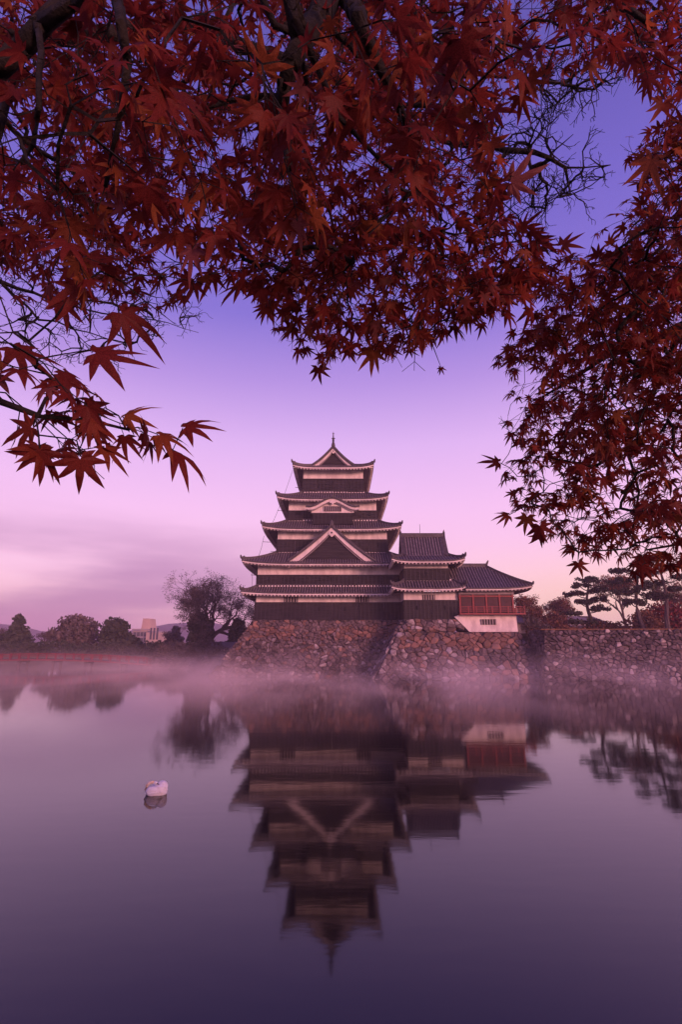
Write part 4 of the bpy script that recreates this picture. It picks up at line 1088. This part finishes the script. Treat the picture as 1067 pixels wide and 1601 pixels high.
        for i in order[:n_obj]:
            p, x, y, z, sz, sm = s.leaves[i]; o = bpy.data.objects.new('leaf', mes[i % len(mes)]); col.objects.link(o); o.parent = s.root
            sz *= .74
            m4 = Matrix(((x.x*sz,y.x*sz,z.x*sz,p.x-base.x),(x.y*sz,y.y*sz,z.y*sz,p.y-base.y),(x.z*sz,y.z*sz,z.z*sz,p.z-base.z),(0,0,0,1))); o.matrix_local = m4
        VV = []; FF = []; off = 0
        for i in order[n_obj:]:
            p, x, y, z, sz, sm = s.leaves[i]; v, f_ = (LEAF_S[i % len(LEAF_S)] if sm else LEAF[i % len(LEAF)]); sz *= .74
            Mx = np.array([tuple(x), tuple(y), tuple(z)])*sz
            VV.append(v@Mx+np.array(p-base)); FF.append(np.array(f_)+off); off += len(v)
        if VV:
            V = np.concatenate(VV); Fc = np.concatenate(FF); me = bpy.data.meshes.new('foliage')
            me.vertices.add(len(V)); me.vertices.foreach_set('co', V.astype(np.float32).ravel())
            me.loops.add(len(Fc)*3); me.loops.foreach_set('vertex_index', Fc.astype(np.int32).ravel())
            me.polygons.add(len(Fc)); me.polygons.foreach_set('loop_start', np.arange(0, len(Fc)*3, 3, dtype=np.int32)); me.polygons.foreach_set('loop_total', np.full(len(Fc), 3, dtype=np.int32))
            me.update(calc_edges=True); me.validate(); me.materials.append(leafm)
            o = bpy.data.objects.new('foliage', me); col.objects.link(o); o.parent = s.root; o['kind'] = 'stuff'
def pick(poly, n, dr, size, thr=0., sc=70, seed=0, **kw):
    q = random.Random(seed); xs = [p[0] for p in poly]; ys = [p[1] for p in poly]; out = []; tries = 0
    while len(out) < n and tries < n*60:
        tries += 1; x, y = q.uniform(min(xs), max(xs)), q.uniform(min(ys), max(ys))
        if not in_poly(poly, x, y): continue
        if noise.noise(Vector((x/sc, y/sc, seed*3.7)))*.5+.5 < thr+q.uniform(-.08, .08): continue
        d = q.uniform(*dr); sz = size*q.uniform(.85, 1.15)
        out.append((ray(x, y, d), sz, Maple.spray(None, sz, **kw)))
    return out
def rp_(*a): return [(ray(x, y, d), r) for x, y, d, r in a]

# the maple to the left, spreading over the whole upper view
T1 = Vector((-2.6, -.6, 2.4))
mapleL = thing('maple_tree', 'near red maple arching over the water from the left and overhead, with thick dark boughs', 'tree', tuple(T1))
mL = Maple(mapleL, [
    ([(T1, .17), (T1+Vector((.1,.2,1.4)), .14), (T1+Vector((.4,.6,2.3)), .12), (ray(-160, 190, 2.1), .045), (ray(-70, 150, 1.95), .034), (ray(-10, 112, 1.9), .026), (ray(30, 78, 1.9), .024), (ray(62, 42, 1.9), .023), (ray(95, 10, 1.95), .023), (ray(130, -25, 2.0), .026), (ray(260, -90, 2.7), .04), (ray(400, -80, 2.8), .038), (ray(530, -40, 2.6), .05)], 0),
    (rp_((532, -40, 2.2, .05), (512, 0, 1.9, .033), (492, 35, 1.75, .029), (472, 68, 1.65, .026), (455, 98, 1.6, .022), (445, 130, 1.6, .019), (443, 160, 1.6, .0165), (447, 215, 1.6, .013), (452, 262, 1.5, .010)), 0),
    (rp_((535, -30, 2.1, .03), (560, 30, 1.5, .016), (582, 80, 1.5, .0135), (605, 125, 1.5, .011), (625, 165, 1.5, .009), (645, 220, 1.6, .008), (660, 300, 1.7, .006), (690, 345, 1.8, .004)), 0),
    (rp_((440, -60, 1.6, .012), (462, 30, 1.4, .009), (492, 95, 1.4, .0075), (528, 180, 1.4, .006), (590, 245, 1.5, .005), (640, 300, 1.9, .0045), (700, 350, 1.9, .003)), 0),
    (rp_((380, -70, 2.0, .011), (430, 40, 1.9, .009), (465, 55, 1.9, .008), (480, 130, 1.9, .006)), 0),
    (rp_((178, -30, 1.7, .014), (190, 40, 1.4, .011), (200, 95, 1.4, .009), (190, 170, 1.4, .007), (165, 290, 1.5, .005)), 0),
    (rp_((60, 48, 1.85, .008), (64, 80, 1.7, .0075), (60, 115, 1.6, .007), (60, 170, 1.5, .006), (52, 225, 1.8, .006), (20, 270, 1.8, .005)), 0),
    (rp_((30, 100, 2.2, .012), (-30, 260, 1.9, .012), (-60, 450, 1.6, .010), (-40, 590, 1.25, .008), (0, 628, 1.12, .0065), (60, 650, 1.06, .005), (130, 655, 1.05, .0038), (200, 672, 1.05, .0028)), 0),
    (rp_((443, 150, 2.5, .012), (400, 150, 2.4, .011), (350, 160, 2.4, .009), (300, 175, 2.4, .006)), 0),
    (rp_((620, 165, 2.4, .010), (680, 165, 2.3, .008), (740, 170, 2.3, .006)), 0),
    (rp_((645, 220, 2.5, .008), (605, 290, 2.6, .007), (608, 370, 2.6, .005), (625, 440, 2.6, .004), (650, 470, 2.6, .003)), 0),
    (rp_((530, -40, 2.6, .03), (680, -70, 2.6, .024), (820, -50, 2.6, .018), (950, -10, 2.5, .012), (1020, 40, 2.4, .008)), 0),
], 5)
polyTop = [(-40,-60),(1110,-60),(1110,150),(1040,165),(1000,120),(960,85),(900,80),(860,115),(800,150),(770,180),(790,240),(800,300),(780,330),(850,370),(820,400),(800,430),(790,480),(740,500),(690,525),(640,540),(560,520),(500,515),(470,500),(430,475),(390,440),(330,425),(270,430),(230,445),(160,450),(90,450),(-40,460)]
polyNear = [(-40,-60),(860,-60),(850,60),(780,120),(770,240),(760,330),(620,300),(520,290),(400,260),(330,300),(200,330),(100,370),(-40,400)]
polyMidLow = [(330,330),(800,300),(830,380),(790,470),(700,510),(640,535),(520,530),(450,480),(380,420)]
polyLL = [(-60,520),(60,520),(80,600),(160,620),(160,660),(60,670),(-40,640)]
def nohole(lst):
    out = []
    for t in lst:
        v = t[0]-Vector((0,0,HC)); dz = v.y*math.cos(PITCH)+v.z*math.sin(PITCH); x = CXP+F*v.x/dz; y = CYP-F*(v.z*math.cos(PITCH)-v.y*math.sin(PITCH))/dz
        if all((x-c[0])**2+(y-c[1])**2 > r*r for c, r in holes): out.append(t)
    return out
tg = nohole(pick([(-40,-60),(1110,-60),(1110,140),(1000,110),(880,70),(770,170),(740,330),(420,360),(200,400),(-40,430)], 170, (2.8, 4.8), .088, thr=.36, sc=80, seed=6, npairs=3, tilt=.5, droop=.25))
tg += nohole(pick(polyTop, 500, (2.0, 3.9), .090, thr=.42, sc=80, seed=1, npairs=3, tilt=.5, droop=.25))
tg += nohole(pick(polyMidLow, 135, (1.6, 2.5), .088, thr=.30, sc=60, seed=2, npairs=3, tilt=.5, droop=.3))
tg += nohole(pick(polyNear, 85, (1.1, 2.0), .092, thr=.42, sc=90, seed=3, npairs=2, tilt=.55, droop=.45))
tg += pick(polyLL, 10, (1.0, 1.3), .085, thr=.2, seed=4, npairs=2, tilt=.5, droop=.35)
# fringe sprays that shape the lower edge
fr = [(150,545,1.05,.095,1),(215,668,1.0,.075,2),(185,650,1.1,.07,3),(160,640,1.1,.07,2),(60,680,1.02,.085,1),(120,690,1.0,.085,1),(45,560,1.1,.08,2),(95,600,1.1,.07,2),(20,520,1.2,.08,2),
      (490,535,2.2,.08,2),(465,505,2.2,.075,2),(545,510,2.2,.075,2),(610,515,2.2,.075,2),(600,535,2.2,.07,1),(650,500,2.2,.075,2),(700,495,2.2,.07,2),(560,500,2.3,.075,2),(520,520,2.4,.07,2),
      (770,300,1.6,.08,1),(800,275,1.5,.075,1),(870,372,2.0,.075,2),(840,380,2.0,.075,2),(800,360,2.0,.075,3),(790,440,2.1,.07,2),(760,480,2.2,.07,2),(820,440,2.3,.06,2),(350,470,2.3,.05,1),(420,490,2.4,.06,2),
      (410,100,1.1,.085,0),(385,95,1.6,.06,0),(450,260,1.3,.07,1),(700,20,1.3,.10,1),(760,60,1.3,.09,1),(820,100,1.3,.08,1),(1000,60,1.8,.075,2),(1040,100,1.8,.075,2),(300,410,1.5,.08,1),(250,430,1.4,.08,2),(190,440,1.3,.085,2),(120,450,1.3,.08,2)]
for x, y, d, sz, k in fr: tg.append((ray(x, y, d), sz, mL.spray(sz, droop=.45, npairs=max(1, k), tilt=.7)))
mL.connect(tg)
# leaves one can pick out singly, hung from the lowest bough
def hang(mp_, x, y, d, ang, span, face=.8, roll=0):
    """one leaf seen at pixel x,y; ang = direction its middle lobe points on screen (deg, 0 up, 90 right)"""
    p = ray(x, y, d); v = (p-Vector((0,0,HC))).normalized(); rt = Vector((1,0,0)); up = rt.cross(v).normalized()
    a = (up*math.cos(math.radians(ang))+rt*math.sin(math.radians(ang))).normalized()
    nr = (-v*face+Vector((0,0,1))*(1-face)+rt*roll).normalized()
    sz = span*d/F*.62/.62*.95
    n = mp_.nearest(p); q = p-a*sz*.05
    mp_.P.append(q); mp_.par.append(n); mp_.rad.append(0.0011)
    mp_.add_leaf(p, a, nr, sz, 0, True)
for x, y, d, a, sp_, fc in ((62,705,1.0,185,78,.9),(125,718,.98,178,86,.95),(48,668,1.05,250,70,.7),(140,660,1.02,150,70,.6),(150,552,1.0,100,110,.55),(250,680,1.0,105,90,.45),(275,705,1.0,110,95,.35),(290,668,1.0,75,85,.5),
                           (195,650,1.02,60,70,.5),(165,700,1.05,140,66,.5),(85,590,1.1,110,80,.5),(25,545,1.1,120,90,.5),(190,490,1.2,130,100,.6),(498,575,2.1,170,42,.8),(690,575,2.1,185,18,.6),(545,545,2.1,160,40,.7),
                           (413,110,1.2,0,70,.9),(365,105,1.6,150,42,.9),(800,285,1.5,70,70,.8),(765,280,1.5,160,60,.6),(880,383,2.0,60,45,.6),(720,60,1.1,150,90,.7),(640,215,1.4,200,80,.8),(230,290,1.3,190,90,.8),(560,170,1.4,170,80,.7)):
    hang(mL, x, y, d, a, sp_, fc)
mL.finish(M['leaf'], 290)

# the maple to the right
T2 = Vector((4.2, .6, 2.4))
mapleR = thing('maple_tree', 'near red maple whose drooping boughs fill the right side of the view', 'tree', tuple(T2))
mR = Maple(mapleR, [
    ([(T2, .15), (T2+Vector((0,.2,1.2)), .12), (T2+Vector((-.1,.6,2.0)), .09), (ray(1240, 500, 3.6), .05), (ray(1150, 480, 3.5), .035), (ray(1067, 510, 3.4), .026), (ray(1010, 535, 3.3), .02), (ray(960, 550, 3.2), .015), (ray(900, 590, 3.1), .010), (ray(850, 620, 3.0), .006)], 0),
    (rp_((1067, 510, 3.4, .02), (1030, 600, 3.2, .014), (980, 700, 3.0, .010), (930, 730, 2.9, .008), (870, 718, 2.8, .005), (830, 712, 2.7, .003)), 0),
    (rp_((1240, 500, 3.6, .03), (1200, 330, 3.9, .024), (1120, 250, 4.0, .018), (1067, 260, 4.0, .012), (1010, 280, 4.0, .007)), 0),
    (rp_((980, 700, 3.0, .008), (1000, 770, 2.9, .006), (990, 830, 2.8, .004), (960, 860, 2.7, .003)), 0),
    (rp_((1240, 500, 3.6, .03), (1180, 700, 3.2, .02), (1120, 800, 2.9, .012), (1067, 850, 2.8, .007), (1010, 860, 2.7, .004)), 0),
], 8)
polyR = [(1120,170),(1040,205),(1000,230),(995,285),(1010,320),(970,350),(945,375),(910,405),(880,440),(865,480),(820,520),(790,560),(815,600),(810,640),(815,690),(800,720),(815,770),(830,800),(870,820),(900,850),(950,850),(1000,860),(1120,860)]
polyRB = [(1120,400),(960,420),(880,470),(830,530),(850,600),(870,650),(980,640),(1060,660),(1120,700)]
tr_ = nohole(pick(polyR, 350, (2.4, 4.2), .086, thr=.42, sc=45, seed=11, npairs=3, tilt=.55, droop=.2))
tr_ += pick(polyR, 125, (2.0, 2.7), .082, thr=.38, sc=60, seed=12, npairs=3, tilt=.55, droop=.35)
tr_ += pick(polyRB, 100, (2.6, 3.8), .078, thr=.2, sc=60, seed=13, npairs=3, tilt=.5, droop=.3)
for x, y, d, sz, k in ((985,215,4.2,.06,3),(990,240,4,.06,3),(960,350,3.4,.065,3),(930,370,3.2,.065,3),(900,400,3,.065,3),(870,420,2.9,.065,3),(860,470,2.7,.065,2),(840,500,2.7,.065,3),(800,540,2.6,.065,3),(775,560,2.6,.06,2),(810,620,2.5,.065,3),(795,650,2.5,.065,2),
                       (800,700,2.4,.065,3),(785,725,2.4,.065,2),(810,745,2.4,.06,2),(850,770,2.2,.065,2),(860,800,2.1,.065,2),(840,790,2.1,.065,1),(880,830,2.2,.06,2),(900,860,2.2,.06,2),(930,830,2.4,.07,3),(980,830,2.4,.07,3),(1020,840,2.4,.07,3),(1055,840,2.4,.07,3),(1000,800,2.6,.07,3),(950,800,2.6,.07,3),(910,810,2.6,.07,3),(1040,800,2.6,.07,3),(930,860,2.2,.065,2),(960,860,2.3,.065,2),(1000,880,2.3,.065,2),(1040,875,2.3,.065,2),(1060,880,2.4,.065,2)):
    tr_.append((ray(x, y, d), sz, mR.spray(sz, droop=.5, npairs=k, tilt=.7)))
mR.connect(tr_)
for x, y, d, a, sp_, fc in ((795,805,2.1,275,42,.5),(845,822,2.0,160,50,.9),(825,808,2.05,190,45,.8),(905,880,2.2,170,36,.9),(1005,885,2.2,190,40,.8),(780,722,2.3,280,42,.6),(1020,250,1.6,190,60,.6)):
    hang(mR, x, y, d, a, sp_, fc)
mR.finish(M['leaf'], 290)

# a smaller-leaved, brighter maple farther off, showing through the gaps
T3 = Vector((1.2, 5.2, 2.0))
T3 = ray(1500, 700, 8.0); T3.z = 2.3; T3 = Vector((7.5, -.5, 2.4))
mapleF = thing('maple_tree', 'farther bright scarlet maple with small leaves, seen through the gaps overhead', 'tree', tuple(T3))
mF = Maple(mapleF, [
    ([(T3, .18), (T3+Vector((-.2,.4,2)), .15), (T3+Vector((-.6,1.2,4.2)), .11), (ray(1300,-60,8.6), .08), (ray(1100,-90,8.4), .06), (ray(800,-110,8.2), .045), (ray(540,-90,7.8), .03), (ray(430,-40,7.6), .015)], 0),
    (rp_((1300,-60,8.6,.06), (1200,100,8,.04), (1120,260,7.6,.03), (1090,420,7.2,.018), (1080,520,7,.01)), 0)], 12)
tf = pick([(405,-40),(640,-40),(640,90),(560,140),(500,70),(440,90)], 120, (7.2,8.2), .062, thr=.3, sc=40, seed=21, npairs=3, droop=.15, small=1)
tf += pick([(900,-40),(1120,-40),(1120,190),(1020,165),(960,100),(900,80)], 110, (7.2,8.4), .060, thr=.34, sc=50, seed=22, npairs=3, droop=.15, small=1)
tf += pick([(1120,330),(1030,380),(990,430),(1000,520),(1120,560)], 70, (6.8,7.6), .060, thr=.3, sc=50, seed=23, npairs=3, droop=.15, small=1)
tf += pick([(380,-40),(980,-40),(760,120),(680,300),(560,320),(470,200)], 130, (7.2,8.2), .060, thr=.46, sc=50, seed=24, npairs=3, droop=.15, small=1)
tf += pick([(-40,-40),(380,-40),(340,200),(240,400),(-40,420)], 150, (6.6,7.8), .060, thr=.48, sc=50, seed=25, npairs=3, droop=.15, small=1)
mF.connect(nohole(tf), step=.3)
mF.finish(M['leaf_bright'], 0, twig_r=.003, ex=.42, cap=.05)

# a bare tree whose twigs show in the gap at the upper right and at the left
T4 = Vector((-6.5, .5, 2.4))
bareN = thing('bare_tree', 'leafless tree whose crooked twigs show in the sky gap at the upper right', 'tree', tuple(T4))
mB = Maple(bareN, [
    ([(T4, .16), (T4+Vector((.3,.5,2.0)), .13), (ray(-200,150,6.2), .09), (ray(60,60,6.2), .07), (ray(300,40,6.2), .055), (ray(520,120,6.2), .042), (ray(680,215,6.1), .034), (ray(790,235,6.0), .027), (ray(835,238,6.0), .023), (ray(862,248,6.0), .019), (ray(885,262,6.0), .015), (ray(889,285,6.0), .010), (ray(893,305,6.0), .007)], 0),
    (rp_((885,262,6,.010), (915,262,6,.007), (955,258,6,.004)), 0), (rp_((893,305,6,.006), (925,290,6,.005), (948,272,6,.003)), 0),
    (rp_((862,240,6,.008), (880,225,6,.006), (897,210,6,.003)), 0),
    (rp_((680,215,6.1,.02), (760,120,6.1,.016), (880,130,6,.012), (930,140,6,.008), (965,105,6,.005)), 0),
    (rp_((-200,150,6.2,.05), (-100,350,6,.03), (0,440,6,.02), (80,470,6,.012), (160,490,6,.008), (240,500,6,.005), (310,520,6,.003)), 0),
    (rp_((0,440,6,.015), (60,500,6,.010), (140,520,6,.006), (200,540,6,.003)), 0)], 17)
def twig(ln, k=3):
    def cb(s_, node, d):
        q = s_.rg
        def g(nd, dd, l, lv):
            prev = nd; p = s_.P[nd]
            for i in range(3):
                dd = (dd+Vector((q.gauss(0,.28), q.gauss(0,.2), q.gauss(0,.28)))).normalized(); p = p+dd*l/3
                s_.P.append(p); s_.par.append(prev); s_.rad.append(0); prev = len(s_.P)-1
                if lv < 2 and q.random() < .75:
                    e = dd.orthogonal(); e.rotate(Matrix.Rotation(q.random()*6.28, 3, dd)); g(prev, (dd+e*.8).normalized(), l*.55, lv+1)
        for _ in range(k): g(node, (Vector(d)+Vector((q.gauss(0,.5), q.gauss(0,.4), q.gauss(0,.5)))).normalized(), ln, 0)
    return cb
tb_ = []
qq = random.Random(5)
for poly, n in (([(770,190),(850,180),(880,230),(950,240),(950,280),(900,320),(830,335),(780,310)], 52), ([(800,110),(960,110),(930,165),(850,160)], 26), ([(0,430),(200,440),(330,500),(310,525),(230,560),(100,560),(0,530)], 60), ([(330,20),(460,100),(540,130),(500,190),(360,190)], 24), ([(560,150),(780,160),(760,300),(640,300)], 34)):
    k = 0
    while k < n:
        x, y = qq.uniform(min(p[0] for p in poly), max(p[0] for p in poly)), qq.uniform(min(p[1] for p in poly), max(p[1] for p in poly))
        if in_poly(poly, x, y): tb_.append((ray(x, y, qq.uniform(5.7, 6.3)), 0, twig(.17, 2))); k += 1
mB.connect(tb_, step=.07)
mB.finish(M['leaf'], 0, twig_r=.0022, ex=.40, cap=.02)

# ------------------------------------------------------------------ air
def volume(name, x0, x1, y0, y1, z0, z1, dens, colr, label, noise_=None):
    o = MB().box(x0, x1, y0, y1, z0, z1); m = bpy.data.materials.new(name); m.use_nodes = True; t = m.node_tree; t.nodes.clear()
    v = N(t, 'ShaderNodeVolumePrincipled'); v.inputs['Color'].default_value = (*colr, 1); v.inputs['Density'].default_value = dens; v.inputs['Anisotropy'].default_value = -.2 if noise_ else 0
    out = N(t, 'ShaderNodeOutputMaterial'); L(t, v.outputs[0], out.inputs['Volume'])
    if noise_:
        g = N(t, 'ShaderNodeTexCoord'); mp_ = N(t, 'ShaderNodeMapping'); mp_.inputs['Scale'].default_value = (.13,.07,.35); L(t, g.outputs['Object'], mp_.inputs[0])
        n = N(t, 'ShaderNodeTexNoise'); n.inputs['Scale'].default_value = 1.0; n.inputs['Detail'].default_value = 3; L(t, mp_.outputs[0], n.inputs['Vector'])
        sp = N(t, 'ShaderNodeSeparateXYZ'); L(t, g.outputs['Object'], sp.inputs[0])
        hgt = mr(t, sp.outputs['Z'], z1, 0, 0, 1); hgt = mul(t, mul(t, hgt, hgt), mul(t, hgt, hgt)); hgt = mul(t, hgt, mr(t, sp.outputs['X'], -44, -10, .2, 1))
        far = mr(t, sp.outputs['Y'], y0, y0+30, 0, 1)
        d = mul(t, mul(t, mr(t, n.outputs[0], .42, .60, .04, 1.15), hgt), mul(t, far, dens)); L(t, d, v.inputs['Density'])
    ob = o.build(name, m); return tag(ob, label, name, kind='stuff')
volume('haze', -695, 695, -48, 898, -2.2, 40, .0008, (.98,.76,.88), 'thin pinkish morning haze filling the air over the moat')
volume('mist', -75, 62, 22, 96, .02, 6.0, .040, (1.0,.84,.90), 'low pink mist drifting on the water at the foot of the castle', True)
